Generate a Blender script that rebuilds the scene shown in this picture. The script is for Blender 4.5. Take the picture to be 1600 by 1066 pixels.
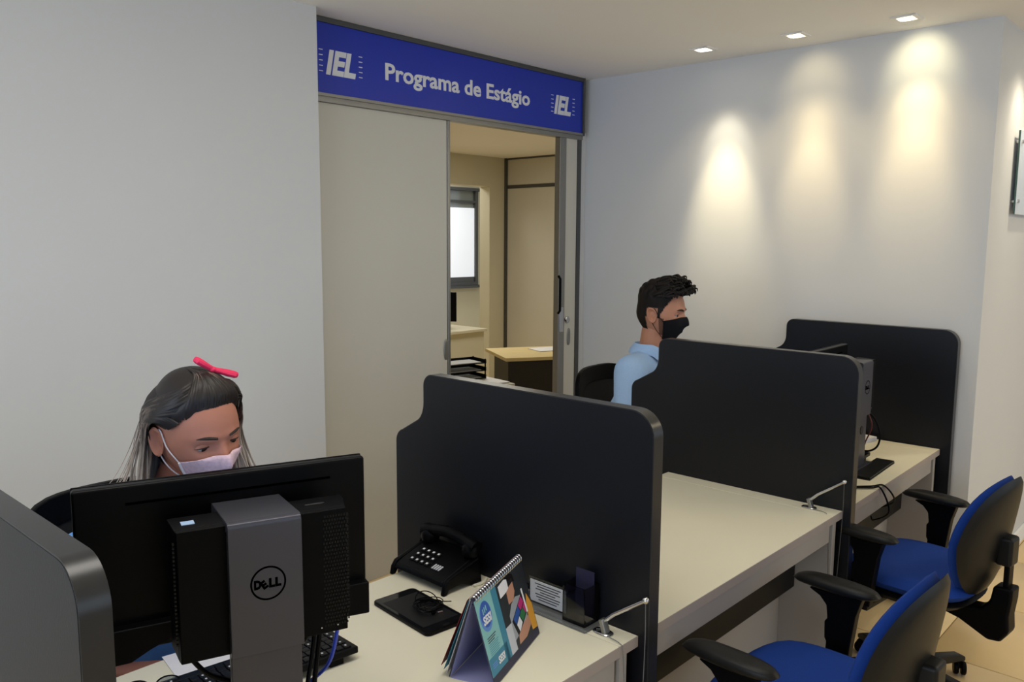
import bpy, bmesh, math, random
import numpy as np
from mathutils import Vector, Matrix

random.seed(7)
PI = math.pi
scene = bpy.context.scene
col = scene.collection
for o in list(bpy.data.objects):
    bpy.data.objects.remove(o)

# ------------------------------------------------------------------ camera
CAM = Vector((-1.573, -1.039, 1.6715))
YAW, PITCH, ROLL, FPX = 0.745, -0.1227, 0.0061, 1291.6
fw = Vector((math.cos(YAW) * math.cos(PITCH), math.sin(YAW) * math.cos(PITCH), math.sin(PITCH)))
rt = fw.cross(Vector((0, 0, 1))).normalized()
up = rt.cross(fw)
r2 = rt * math.cos(ROLL) + up * math.sin(ROLL)
u2 = -rt * math.sin(ROLL) + up * math.cos(ROLL)
cd = bpy.data.cameras.new('camera')
cam = bpy.data.objects.new('camera', cd)
col.objects.link(cam)
cam.matrix_world = Matrix(((r2.x, u2.x, -fw.x, CAM.x), (r2.y, u2.y, -fw.y, CAM.y), (r2.z, u2.z, -fw.z, CAM.z), (0, 0, 0, 1)))
cd.sensor_fit = 'HORIZONTAL'
cd.sensor_width = 36.0
cd.lens = FPX / 1600 * 36.0
cd.clip_start = 0.02
scene.camera = cam

# ------------------------------------------------------------------ world, lights, exposure
w = bpy.data.worlds.new('world')
scene.world = w
w.use_nodes = True
bg = w.node_tree.nodes['Background']
bg.inputs[0].default_value = (0.75, 0.87, 1.0, 1)
bg.inputs[1].default_value = 1.0


def area(name, loc, rot, sx, sy, power, colour):
    l = bpy.data.lights.new(name, 'AREA')
    l.shape = 'RECTANGLE'
    l.size, l.size_y = sx, sy
    l.energy = power
    l.color = colour
    o = bpy.data.objects.new(name, l)
    col.objects.link(o)
    o.location = loc
    o.rotation_euler = rot
    return o


# daylight through the glazed street front behind the camera and a window in the side wall
area('window_daylight', (2.1, -4.95, 1.55), (PI / 2, 0, 0), 9.4, 1.9, 20, (0.80, 0.90, 1.0))
area('window_daylight', (-4.95, -0.4, 1.55), (0, -PI / 2, 0), 1.8, 4.6, 82, (0.64, 0.79, 1.0))
# ceiling luminaires of the hall (above the desks and the visitors) and of the inner office
area('ceiling_luminaire', (-0.9, 0.10, 2.6), (0, 0, 0), 1.2, 0.6, 13, (1.0, 0.96, 0.89))
area('ceiling_luminaire', (0.45, 0.0, 2.6), (0, 0, 0), 1.2, 0.6, 7.0, (1.0, 0.96, 0.86))
area('ceiling_luminaire', (3.0, -1.9, 2.6), (0, 0, 0), 1.2, 0.6, 20, (1.0, 0.86, 0.60))
area('ceiling_luminaire', (3.6, 4.2, 2.6), (0, 0, 0), 1.2, 0.6, 27, (1.0, 0.97, 0.86))
area('ceiling_luminaire', (5.2, 6.6, 2.6), (0, 0, 0), 1.2, 0.6, 22, (1.0, 0.97, 0.88))

vs = scene.view_settings
vs.view_transform = 'Standard'
vs.look = 'None'
vs.gamma = 1.0
vs.use_curve_mapping = False
vs.exposure = 0.0
scene.display_settings.display_device = 'sRGB'

# ------------------------------------------------------------------ materials


def lin(c):
    return tuple(((v / 255) / 12.92 if v / 255 <= 0.04045 else ((v / 255 + 0.055) / 1.055) ** 2.4) for v in c)


MATS = {}


def mat(name, rgb, rough=0.5, metal=0.0, spec=0.5, noise=0.0, nscale=60.0, bump=0.0, bscale=200.0, emit=None, estr=0.0,
        trans=0.0, stretch=None, alpha=1.0, coat=0.0):
    m = bpy.data.materials.new(name)
    m.use_nodes = True
    nt = m.node_tree
    b = nt.nodes['Principled BSDF']
    c = lin(rgb)
    b.inputs['Base Color'].default_value = (*c, 1)
    b.inputs['Roughness'].default_value = rough
    b.inputs['Metallic'].default_value = metal
    b.inputs['Specular IOR Level'].default_value = spec
    b.inputs['Transmission Weight'].default_value = trans
    b.inputs['Alpha'].default_value = alpha
    b.inputs['Coat Weight'].default_value = coat
    if emit:
        b.inputs['Emission Color'].default_value = (*lin(emit), 1)
        b.inputs['Emission Strength'].default_value = estr
    if noise > 0 or bump > 0:
        tc = nt.nodes.new('ShaderNodeTexCoord')
        mp = nt.nodes.new('ShaderNodeMapping')
        nt.links.new(tc.outputs['Object'], mp.inputs[0])
        if stretch:
            mp.inputs['Scale'].default_value = stretch
    if noise > 0:
        n = nt.nodes.new('ShaderNodeTexNoise')
        n.inputs['Scale'].default_value = nscale
        n.inputs['Detail'].default_value = 4
        nt.links.new(mp.outputs[0], n.inputs['Vector'])
        r = nt.nodes.new('ShaderNodeValToRGB')
        r.color_ramp.elements[0].color = (*[v * (1 - noise) for v in c], 1)
        r.color_ramp.elements[1].color = (*[min(1, v * (1 + noise)) for v in c], 1)
        r.color_ramp.elements[0].position = 0.3
        r.color_ramp.elements[1].position = 0.7
        nt.links.new(n.outputs[0], r.inputs[0])
        nt.links.new(r.outputs[0], b.inputs['Base Color'])
    if bump > 0:
        n2 = nt.nodes.new('ShaderNodeTexNoise')
        n2.inputs['Scale'].default_value = bscale
        n2.inputs['Detail'].default_value = 3
        nt.links.new(mp.outputs[0], n2.inputs['Vector'])
        bp = nt.nodes.new('ShaderNodeBump')
        bp.inputs['Strength'].default_value = bump
        bp.inputs['Distance'].default_value = 0.002
        nt.links.new(n2.outputs[0], bp.inputs['Height'])
        nt.links.new(bp.outputs[0], b.inputs['Normal'])
    MATS[name] = m
    return m


mat('wall_paint', (214, 214, 214), 0.75, spec=0.2, noise=0.012, nscale=1.5, bump=0.05, bscale=180)
mat('ceiling_paint', (246, 244, 241), 0.85, spec=0.15, noise=0.01, nscale=1.2)
mat('inner_paint', (212, 207, 186), 0.75, spec=0.2, noise=0.015, nscale=1.5)
mat('divider_panel', (208, 204, 192), 0.55, spec=0.3, noise=0.012, nscale=3)
mat('floor_tile', (242, 213, 160), 0.28, spec=0.45, noise=0.03, nscale=3.5, bump=0.02, bscale=30)
mat('grout', (150, 128, 92), 0.9)
mat('aluminium', (150, 148, 143), 0.38, metal=0.75)
mat('dark_aluminium', (92, 92, 92), 0.45, metal=0.6)
mat('sign_blue', (26, 52, 178), 0.32, spec=0.5, noise=0.02, nscale=4)
mat('sign_white', (232, 232, 234), 0.5)
mat('laminate_black', (13, 15, 22), 0.38, spec=0.34, noise=0.08, nscale=90, bump=0.12, bscale=420, stretch=(1, 1, 0.35))
mat('edge_black', (34, 34, 36), 0.3, spec=0.6)
mat('desk_laminate', (232, 226, 203), 0.42, spec=0.4, noise=0.012, nscale=5)
mat('desk_side', (162, 156, 151), 0.5, spec=0.35, noise=0.012, nscale=5)
mat('desk_edge', (164, 152, 146), 0.5, spec=0.35)
mat('steel_black', (10, 10, 11), 0.45, spec=0.2)
mat('plastic_black', (6, 6, 8), 0.42, spec=0.09, bump=0.04, bscale=600)
mat('plastic_satin', (6, 6, 8), 0.36, spec=0.12)
mat('plastic_soft', (19, 19, 19), 0.42, spec=0.25, bump=0.06, bscale=500)
mat('screen_glass', (10, 10, 12), 0.08, spec=0.6)
mat('display_on', (120, 170, 235), 0.2, emit=(150, 190, 245), estr=0.9)
mat('stand_grey', (78, 78, 87), 0.38, metal=0.6, bump=0.03, bscale=900)
mat('chrome', (205, 205, 208), 0.16, metal=1.0)
mat('chain_steel', (120, 118, 114), 0.35, metal=0.9)
mat('blue_fabric', (20, 58, 140), 0.85, spec=0.25, noise=0.07, nscale=260, bump=0.25, bscale=700)
mat('mesh_black', (17, 17, 18), 0.7, spec=0.3, bump=0.2, bscale=800)
mat('paper_white', (233, 232, 236), 0.7, noise=0.01, nscale=8)
mat('paper_grey', (196, 198, 204), 0.7)
mat('ink', (62, 62, 68), 0.7)
mat('ink_black', (15, 15, 17), 0.5)
mat('teal_print', (134, 190, 190), 0.55)
mat('teal_dark', (62, 132, 158), 0.55)
mat('badge_blue', (52, 92, 176), 0.5)
mat('badge_light', (96, 140, 205), 0.5)
mat('photo_dark', (38, 42, 46), 0.5, noise=0.25, nscale=40)
mat('photo_skin', (196, 142, 116), 0.55)
mat('photo_shirt', (158, 162, 168), 0.55)
mat('photo_orange', (226, 160, 52), 0.5)
mat('photo_magenta', (196, 48, 120), 0.5)
mat('photo_green', (48, 120, 72), 0.5)
mat('photo_blue', (40, 84, 160), 0.5)
mat('navy_card', (34, 34, 62), 0.5)
mat('lilac_card', (150, 152, 196), 0.6)
mat('red_card', (140, 32, 44), 0.5)
mat('smoke_acrylic', (168, 170, 172), 0.04, spec=0.5, trans=1.0)
mat('clear_acrylic', (205, 210, 210), 0.06, trans=0.8)
mat('blue_cable', (26, 60, 190), 0.4)
mat('red_cable', (96, 24, 22), 0.45)
mat('skin_warm', (176, 117, 96), 0.52, spec=0.35, noise=0.03, nscale=30)
mat('skin_tan', (186, 130, 104), 0.52, spec=0.35, noise=0.03, nscale=30)
mat('brow_hair', (38, 28, 24), 0.8)
mat('eye_white', (176, 166, 160), 0.25)
mat('iris_dark', (30, 20, 16), 0.15)
mat('hair_dark', (22, 17, 15), 0.6, spec=0.2, noise=0.35, nscale=40, stretch=(1, 1, 0.2))
mat('shirt_blue', (164, 194, 230), 0.85, spec=0.2, noise=0.03, nscale=160, bump=0.2, bscale=500)
mat('shirt_bright', (112, 168, 240), 0.85, spec=0.2, noise=0.03, nscale=160, bump=0.2, bscale=500)
mat('trousers', (34, 38, 52), 0.9, noise=0.08, nscale=120)
mat('shoe_black', (22, 20, 20), 0.4)
mat('mask_black', (20, 20, 22), 0.85, spec=0.2, bump=0.15, bscale=700)
mat('mask_pink', (214, 184, 194), 0.85, spec=0.2, noise=0.13, nscale=110, bump=0.25, bscale=500)
mat('elastic_white', (222, 216, 220), 0.8)
mat('bow_red', (226, 40, 88), 0.6, noise=0.06, nscale=60)
mat('wood_top', (222, 200, 146), 0.45, noise=0.05, nscale=8, stretch=(1, 6, 1))
mat('panel_dark', (30, 24, 22), 0.5)
mat('window_light', (235, 240, 248), 0.6, emit=(232, 238, 250), estr=0.5)
mat('glass_plaque', (226, 236, 250), 0.08, spec=0.8)  # pale blue base has the bright bluish reflection on the pane painted in
mat('glass_edge', (52, 88, 84), 0.1, spec=0.7)
mat('lens_warm', (255, 244, 214), 0.4, emit=(255, 240, 200), estr=14)
mat('lens_white', (255, 252, 246), 0.4, emit=(255, 250, 240), estr=14)
mat('void_black', (2, 2, 2), 0.9, spec=0.0)
mat('stubble', (112, 78, 64), 0.8, spec=0.1, noise=0.2, nscale=300)
mat('label_blue', (168, 196, 232), 0.4)

# hair dyed from dark roots to ash-blond ends (dye gradient along the falling length)
hm = bpy.data.materials.new('hair_ombre')
hm.use_nodes = True
_nt = hm.node_tree
_b = _nt.nodes['Principled BSDF']
_b.inputs['Roughness'].default_value = 0.48
_b.inputs['Specular IOR Level'].default_value = 0.45
_at = _nt.nodes.new('ShaderNodeAttribute')
_at.attribute_name = 'dye'
_tc = _nt.nodes.new('ShaderNodeTexCoord')
_mp = _nt.nodes.new('ShaderNodeMapping')
_mp.inputs['Scale'].default_value = (1, 1, 0.12)
_nz = _nt.nodes.new('ShaderNodeTexNoise')
_nz.inputs['Scale'].default_value = 120
_ad = _nt.nodes.new('ShaderNodeMath')
_ad.operation = 'MULTIPLY_ADD'
_ad.inputs[1].default_value = 0.24
_ad.inputs[2].default_value = -0.12
_ad2 = _nt.nodes.new('ShaderNodeMath')
_ad2.operation = 'ADD'
_rp = _nt.nodes.new('ShaderNodeValToRGB')
_e = _rp.color_ramp.elements
_e[0].position = 0.18
_e[0].color = (*lin((30, 23, 21)), 1)
_e[1].position = 0.85
_e[1].color = (*lin((206, 193, 180)), 1)
_k = _e.new(0.45)
_k.color = (*lin((118, 102, 92)), 1)
_nt.links.new(_tc.outputs['Object'], _mp.inputs[0])
_nt.links.new(_mp.outputs[0], _nz.inputs['Vector'])
_nt.links.new(_nz.outputs[0], _ad.inputs[0])
_nt.links.new(_at.outputs['Fac'], _ad2.inputs[0])
_nt.links.new(_ad.outputs[0], _ad2.inputs[1])
_nt.links.new(_ad2.outputs[0], _rp.inputs[0])
_nt.links.new(_rp.outputs[0], _b.inputs['Base Color'])
MATS['hair_ombre'] = hm

# ------------------------------------------------------------------ mesh helpers


class MB:
    def __init__(self):
        self.v = []
        self.f = []

    def add(self, vs_, fs_):
        n = len(self.v)
        self.v += [tuple(p) for p in vs_]
        self.f += [tuple(i + n for i in f) for f in fs_]
        return self

    def box(self, x0, x1, y0, y1, z0, z1, M=None):
        vs_ = [Vector((x, y, z)) for z in (z0, z1) for y in (y0, y1) for x in (x0, x1)]
        if M:
            vs_ = [M @ p for p in vs_]
        return self.add(vs_, [(0, 2, 3, 1), (4, 5, 7, 6), (0, 1, 5, 4), (2, 6, 7, 3), (0, 4, 6, 2), (1, 3, 7, 5)])

    def prism(self, poly, fn0, fn1):
        """poly: 2-D outline; fn0/fn1 map (a,b) to the two end faces"""
        n = len(poly)
        vs_ = [fn0(a, b) for a, b in poly] + [fn1(a, b) for a, b in poly]
        fs_ = [tuple(range(n))[::-1], tuple(range(n, 2 * n))] + [(i, (i + 1) % n, n + (i + 1) % n, n + i) for i in range(n)]
        return self.add(vs_, fs_)

    def tube(self, pts, r, seg=8, cap=True, flat=None):
        pts = [Vector(p) for p in pts]
        n = len(pts)
        rs = r if isinstance(r, (list, tuple)) else [r] * n
        prev = None
        rings = []
        for i, p in enumerate(pts):
            t = (pts[min(i + 1, n - 1)] - pts[max(i - 1, 0)])
            if t.length < 1e-9:
                t = Vector((0, 0, 1))
            t.normalize()
            if prev is None:
                a = Vector((0, 0, 1)) if abs(t.z) < 0.9 else Vector((1, 0, 0))
                u = t.cross(a).normalized()
            else:
                u = (prev - t * prev.dot(t))
                u = u.normalized() if u.length > 1e-6 else t.orthogonal().normalized()
            prev = u
            v = t.cross(u)
            rings.append([p + (u * math.cos(2 * PI * k / seg) + v * math.sin(2 * PI * k / seg)) * rs[i] for k in range(seg)])
        vs_ = [q for rg in rings for q in rg]
        fs_ = []
        for i in range(n - 1):
            for k in range(seg):
                fs_.append((i * seg + k, i * seg + (k + 1) % seg, (i + 1) * seg + (k + 1) % seg, (i + 1) * seg + k))
        if cap:
            fs_.append(tuple(range(seg))[::-1])
            fs_.append(tuple((n - 1) * seg + k for k in range(seg)))
        return self.add(vs_, fs_)

    def lathe(self, prof, seg=24, c=(0, 0, 0), M=None):
        vs_ = []
        for r, z in prof:
            for k in range(seg):
                a = 2 * PI * k / seg
                p = Vector((c[0] + r * math.cos(a), c[1] + r * math.sin(a), c[2] + z))
                vs_.append(M @ p if M else p)
        fs_ = []
        n = len(prof)
        for i in range(n - 1):
            for k in range(seg):
                fs_.append((i * seg + k, i * seg + (k + 1) % seg, (i + 1) * seg + (k + 1) % seg, (i + 1) * seg + k))
        fs_.append(tuple(range(seg))[::-1])
        fs_.append(tuple((n - 1) * seg + k for k in range(seg)))
        return self.add(vs_, fs_)

    def sphere(self, c, r, seg=10, rings=6, scale=(1, 1, 1)):
        vs_ = [(c[0], c[1], c[2] - r * scale[2])]
        for j in range(1, rings):
            ph = -PI / 2 + PI * j / rings
            for k in range(seg):
                a = 2 * PI * k / seg
                vs_.append((c[0] + r * scale[0] * math.cos(ph) * math.cos(a), c[1] + r * scale[1] * math.cos(ph) * math.sin(a), c[2] + r * scale[2] * math.sin(ph)))
        vs_.append((c[0], c[1], c[2] + r * scale[2]))
        fs_ = []
        for k in range(seg):
            fs_.append((0, 1 + (k + 1) % seg, 1 + k))
        for j in range(rings - 2):
            for k in range(seg):
                a = 1 + j * seg
                fs_.append((a + k, a + (k + 1) % seg, a + seg + (k + 1) % seg, a + seg + k))
        a = 1 + (rings - 2) * seg
        for k in range(seg):
            fs_.append((a + k, a + (k + 1) % seg, len(vs_) - 1))
        return self.add(vs_, fs_)

    def slab(self, sx, sy, t, fn, ex=3.0, rings=9, seg=40, edge=5.0, shape=None):
        """cushion-like slab: outline superellipse sx x sy (half sizes), puffed thickness t (full)"""
        top = []
        bot = []
        for j in range(rings + 1):
            rho = (j / rings) ** 0.7
            hh = 0.5 * t * max(0.0, 1 - rho ** edge) ** 0.5
            for k in range(seg):
                a = 2 * PI * k / seg
                c, s = math.cos(a), math.sin(a)
                R = (abs(c) ** ex + abs(s) ** ex) ** (-1 / ex)
                x, y = sx * rho * R * c, sy * rho * R * s
                if shape:
                    x, y = shape(x, y)
                top.append(fn(x, y, hh))
                bot.append(fn(x, y, -hh))
        n = len(top)
        fs_ = []
        for j in range(rings):
            for k in range(seg):
                a, b, c2, d = j * seg + k, j * seg + (k + 1) % seg, (j + 1) * seg + (k + 1) % seg, (j + 1) * seg + k
                if j == 0:
                    fs_.append((a, d, c2)) if False else None
                fs_.append((a, d, c2, b))
                fs_.append((n + a, n + b, n + c2, n + d))
        bm_v = top + bot
        return self.add(bm_v, fs_)

    def build(self, name, m, parent=None, smooth=False, bevel=0.0, seg=2, merge=True, loc=None, angle=0.6):
        me = bpy.data.meshes.new(name)
        me.from_pydata([tuple(p) for p in self.v], [], self.f)
        if merge or bevel:
            bm = bmesh.new()
            bm.from_mesh(me)
            if merge:
                bmesh.ops.remove_doubles(bm, verts=bm.verts, dist=1e-6)
                bmesh.ops.dissolve_degenerate(bm, edges=bm.edges, dist=1e-7)
            bmesh.ops.recalc_face_normals(bm, faces=bm.faces)
            if bevel:
                es = [e for e in bm.edges if len(e.link_faces) == 2 and e.calc_face_angle(0) > 0.5]
                bmesh.ops.bevel(bm, geom=es, offset=bevel, segments=seg, affect='EDGES', profile=0.5)
            bm.to_mesh(me)
            bm.free()
        if smooth or bevel:
            me.shade_smooth()
            me.set_sharp_from_angle(angle=angle if not bevel else 1.2)
        me.materials.append(MATS[m])
        o = bpy.data.objects.new(name, me)
        col.objects.link(o)
        if parent:
            o.parent = parent
        if loc:
            o.location = loc
        if bevel:
            wn = o.modifiers.new('weighted_normals', 'WEIGHTED_NORMAL')
            wn.keep_sharp = False
        return o


def tag(o, label=None, cat=None, group=None, kind=None):
    if label:
        o['label'] = label
    if cat:
        o['category'] = cat
    if group:
        o['group'] = group
    if kind:
        o['kind'] = kind
    return o


def thing(name, label, cat, loc=(0, 0, 0), rotz=0.0, group=None, kind=None):
    o = bpy.data.objects.new(name, None)
    o.empty_display_size = 0.1
    col.objects.link(o)
    o.location = loc
    o.rotation_euler = (0, 0, rotz)
    return tag(o, label, cat, group, kind)


def copy_tree(o, parent=None):
    c = o.copy()
    col.objects.link(c)
    c.parent = parent
    for ch in list(o.children):
        copy_tree(ch, c)
    return c


def link_mesh(name, me, m, parent):
    me.materials.clear()
    me.materials.append(MATS[m])
    o = bpy.data.objects.new(name, me)
    col.objects.link(o)
    o.parent = parent
    return o


def text_mesh(s, size, bold=0.0, shear=0.0, depth=0.002, width=None, spacing=1.0):
    """flat lettering as mesh in the local XY plane, left/baseline aligned; scaled to width when given"""
    cu = bpy.data.curves.new('lettering', 'FONT')
    cu.body = s
    cu.size = size
    cu.offset = bold
    cu.shear = shear
    cu.extrude = depth
    cu.space_character = spacing
    cu.resolution_u = 3
    o = bpy.data.objects.new('lettering', cu)
    col.objects.link(o)
    dg = bpy.context.evaluated_depsgraph_get()
    me = bpy.data.meshes.new_from_object(o.evaluated_get(dg))
    bpy.data.objects.remove(o)
    bpy.data.curves.remove(cu)
    co = np.array([v.co for v in me.vertices])
    x0, x1 = co[:, 0].min(), co[:, 0].max()
    sx = width / (x1 - x0) if width else 1.0
    for v in me.vertices:
        v.co.x = (v.co.x - x0) * sx
    return me, (x1 - x0) * sx, co[:, 1].min(), co[:, 1].max()


def xform(me, M):
    me.transform(M)
    return me


def smoothstep(a, b, x):
    t = np.clip((x - a) / (b - a), 0, 1)
    return t * t * (3 - 2 * t)


def spline(pts, n=24):
    """Catmull-Rom through points"""
    P = [Vector(p) for p in pts]
    P = [P[0] * 2 - P[1]] + P + [P[-1] * 2 - P[-2]]
    out = []
    m = len(P) - 3
    for i in range(m):
        k = max(2, n // m)
        for j in range(k):
            t = j / k
            a, b, c, d = P[i:i + 4]
            out.append(0.5 * ((2 * b) + (c - a) * t + (2 * a - 5 * b + 4 * c - d) * t * t + (3 * b - a - 3 * c + d) * t ** 3))
    out.append(P[-2])
    return out


# ================================================================== SETTING
ZC = 2.62
XW = 2.49          # wall with the downlights
YS = 2.077         # front of the sign
D = 0.74           # desk height


def struct(name, label, m, boxes, cat='wall', bevel=0.0):
    mb = MB()
    for b in boxes:
        mb.box(*b)
    o = mb.build(name, m, bevel=bevel)
    return tag(o, label, cat, kind='structure')


floor = struct('floor', 'cream tiled floor with thin dark joints', 'grout', [(-5.1, 8.2, -5.1, 8.2, -0.12, -0.004)], 'floor')
TP = 0.672
tile_me = None
tx0, ty0 = 1.965 - TP * 10, -0.12 - TP * 4
for i in range(17):
    for j in range(8):
        x, y = tx0 + i * TP, ty0 + j * TP
        if tile_me is None:
            t = MB().box(0.0025, TP - 0.0025, 0.0025, TP - 0.0025, -0.006, 0.0).build('tile', 'floor_tile', floor, bevel=0.001, seg=1)
            tile_me = t.data
        else:
            t = bpy.data.objects.new('tile', tile_me)
            col.objects.link(t)
            t.parent = floor
        t.location = (x, y, 0)
MB().box(-5, 8.1, 2.57, 8.1, -0.006, -0.001).build('inner_floor', 'floor_tile', floor)

struct('ceiling', 'smooth off-white plaster ceiling', 'ceiling_paint', [(-5.1, 8.2, -5.1, 8.2, ZC, ZC + 0.1)], 'ceiling')
struct('wall_left', 'large blank off-white wall behind the woman', 'wall_paint', [(-5.1, 0.486, 1.971, 2.2, 0, ZC)])
struct('wall_right', 'off-white wall washed by the three ceiling spotlights', 'wall_paint', [(XW, XW + 0.22, -0.10, 2.2, 0, ZC)])
struct('wall_return', 'off-white wall running back beyond the corner on the right', 'wall_paint', [(XW + 0.22, 7.2, -0.10, 0.12, 0, ZC)])
struct('wall_back', 'narrow off-white wall strip around the door head', 'wall_paint',
       [(0.486, XW, 2.13, 2.2, 2.31, ZC), (2.428, XW, 2.11, 2.2, 0, 2.31)])
struct('wall_corridor', 'far wall closing the corridor on the right', 'wall_paint', [(7.1, 7.3, -5.1, -0.1, 0, ZC)])
struct('wall_client', 'glazed front wall behind the visitors', 'wall_paint', [(-5.1, 7.3, -5.2, -5.0, 0, 0.55), (-5.1, 7.3, -5.2, -5.0, 2.52, ZC), (-5.1, -2.7, -5.2, -5.0, 0.55, 2.52), (6.9, 7.3, -5.2, -5.0, 0.55, 2.52)])
struct('wall_window', 'wall with the window strip behind the camera', 'wall_paint',
       [(-5.2, -5.0, -5.0, 2.2, 0, 0.62), (-5.2, -5.0, -5.0, 2.2, 2.48, ZC), (-5.2, -5.0, -5.0, -2.75, 0.62, 2.48), (-5.2, -5.0, 1.95, 2.2, 0.62, 2.48)])
bb = MB().box(XW + 0.002, 7.1, -0.113, -0.10, 0.0, 0.085).build('baseboard_right', 'ceiling_paint', bevel=0.003)
tag(bb, 'white skirting board along the wall beyond the blue chairs', 'baseboard', kind='structure')
bb = MB().box(XW - 0.013, XW, -0.10, 2.1, 0.0, 0.085).build('baseboard_back', 'ceiling_paint', bevel=0.003)
tag(bb, 'white skirting board under the spotlit wall', 'baseboard', kind='structure')

# inner office seen through the door
XI, YI = 5.72, 5.8
wi = struct('wall_inner_right', 'panelled office divider wall seen through the doorway', 'inner_paint', [(XI + 0.03, XI + 0.2, 2.2, YI + 0.2, 0, ZC)])
for k, (y0, y1) in enumerate(((2.25, 3.42), (3.44, 4.61), (4.63, 5.79))):
    for z0, z1 in ((0.02, 2.265), (2.305, 2.60)):
        MB().box(XI, XI + 0.03, y0, y1, z0, z1).build('panel', 'divider_panel', wi)
MB().box(XI - 0.006, XI + 0.03, 2.2, 5.79, 2.268, 2.302).build('profile', 'dark_aluminium', wi)
MB().box(XI - 0.006, XI + 0.03, 2.2, 5.79, 2.602, 2.62).build('profile', 'dark_aluminium', wi)
MB().box(XI - 0.03, XI + 0.005, 5.77, 5.8, 0, 2.62).build('profile', 'dark_aluminium', wi)
struct('wall_inner_back', 'yellowish inner office wall with an opening', 'inner_paint',
       [(5.44, XI + 0.2, YI, YI + 0.16, 0, ZC), (0.0, 5.44, YI, YI + 0.16, 2.28, ZC)])
struct('wall_inner_left', 'unseen left wall of the inner office', 'inner_paint', [(-0.2, 0.0, 2.2, 8.2, 0, ZC)])
struct('wall_inner_front', 'inner face of the office front wall', 'inner_paint', [(XW + 0.22, XI + 0.2, 2.1, 2.2, 0, ZC)])
struct('wall_inner_far', 'far wall with the window beyond the inner office', 'inner_paint', [(0, 8.2, 7.2, 7.4, 0, ZC)])
struct('wall_inner_side', 'side wall beyond the inner office', 'inner_paint', [(7.6, 7.8, YI, 7.2, 0, ZC)])

win = thing('window_1', 'bright window with white blind seen through the doorway', 'window', (6.05, 7.2, 1.03), kind='structure')
m = MB().box(-0.55, 0.55, -0.05, 0, 0, 0.05).box(-0.55, 0.62, -0.08, 0, 1.29, 1.33).box(0.5, 0.55, -0.05, 0, 0.05, 1.29).box(-0.55, -0.5, -0.05, 0, 0.05, 1.29)
m.box(-0.5, 0.5, -0.045, 0, 1.13, 1.16)
m.build('window_frame', 'dark_aluminium', win)
MB().box(-0.58, 0.62, -0.1, 0, -0.03, 0.0).build('window_sill', 'dark_aluminium', win)
MB().box(-0.5, 0.5, -0.03, -0.012, 0.05, 0.12).build('blind_bar', 'dark_aluminium', win)
MB().box(-0.5, 0.5, -0.025, -0.012, 0.12, 1.06).build('blind', 'window_light', win)
MB().box(-0.5, 0.5, -0.012, -0.004, 0.05, 1.29).build('pane', 'clear_acrylic', win)

# door leaves and frame
d1 = thing('door_1', 'wide off-white sliding door leaf below the blue sign', 'door', (0.5, 2.10, 0.0), kind='structure')
MB().box(0.03, 0.835, 0, 0.036, 0.0005, 2.262).build('leaf', 'divider_panel', d1, bevel=0.002)
MB().box(0.837, 0.856, -0.004, 0.04, 0.0005, 2.262).build('edge_profile', 'aluminium', d1, bevel=0.002)
MB().box(0.0, 0.028, 0.004, 0.034, 0.0005, 2.262).build('side_profile', 'divider_panel', d1)
mb = MB().slab(0.018, 0.055, 0.008, lambda x, y, z: (0.825 + x, -0.002 - z, 1.10 + y), ex=3)
mb.build('recessed_pull', 'aluminium', d1, smooth=True)
d2 = thing('door_2', 'slim door leaf edge with lock right of the doorway', 'door', (2.225, 2.09, 0.0), kind='structure')
MB().box(0.0, 0.058, 0, 0.04, 0.0005, 2.262).build('stile', 'aluminium', d2, bevel=0.002)
MB().box(0.060, 0.165, 0.006, 0.046, 0.0005, 2.262).build('leaf', 'divider_panel', d2)
MB().box(0.167, 0.20, 0.0, 0.05, 0.0, 2.262).build('frame_post', 'dark_aluminium', d2)
hb = MB().tube([(-0.006, -0.004, 1.455), (-0.012, -0.022, 1.44), (-0.012, -0.022, 1.25), (-0.006, -0.004, 1.235)], 0.008)
hb.build('pull_handle', 'plastic_black', d2, smooth=True)
MB().box(0.008, 0.045, -0.005, 0.001, 1.12, 1.27).build('lock_plate', 'chrome', d2, bevel=0.002)
MB().lathe([(0.0, 0), (0.021, 0), (0.021, 0.012), (0.017, 0.016), (0, 0.016)], 20, M=Matrix.Translation((0.084, 0.008, 1.19)) @ Matrix.Rotation(PI / 2, 4, 'X')).build('lock_cylinder', 'chrome', d2, smooth=True)
MB().slab(0.016, 0.052, 0.008, lambda x, y, z: (0.105 + x, 0.004 - z, 1.085 + y), ex=3).build('recessed_pull', 'aluminium', d2, smooth=True)
tr = MB().box(0.486, XW - 0.06, 2.085, 2.13, 2.262, 2.288).build('trim_1', 'aluminium', bevel=0.002)
tag(tr, 'aluminium door head track below the blue sign', 'trim', kind='structure')

# ------------------------------------------------------------------ blue sign
sg = thing('sign_board', 'long blue sign reading Programa de Estágio above the sliding door', 'sign', (0.49, YS, 2.288))
SW = 2.428 - 0.49
MB().box(0.0, SW - 0.012, 0.006, 0.05, 0.012, 0.308).build('blue_panel', 'sign_blue', sg)
MB().box(0.0, SW, -0.002, 0.052, -0.002, 0.0115).build('bottom_rail', 'aluminium', sg, bevel=0.001)
MB().box(0.0, SW, -0.002, 0.052, 0.3085, 0.331).build('top_rail', 'dark_aluminium', sg, bevel=0.001)
MB().box(SW - 0.0115, SW + 0.004, -0.004, 0.052, -0.002, 0.331).build('end_cap', 'dark_aluminium', sg)
RX = Matrix.Rotation(PI / 2, 4, 'X')


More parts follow.
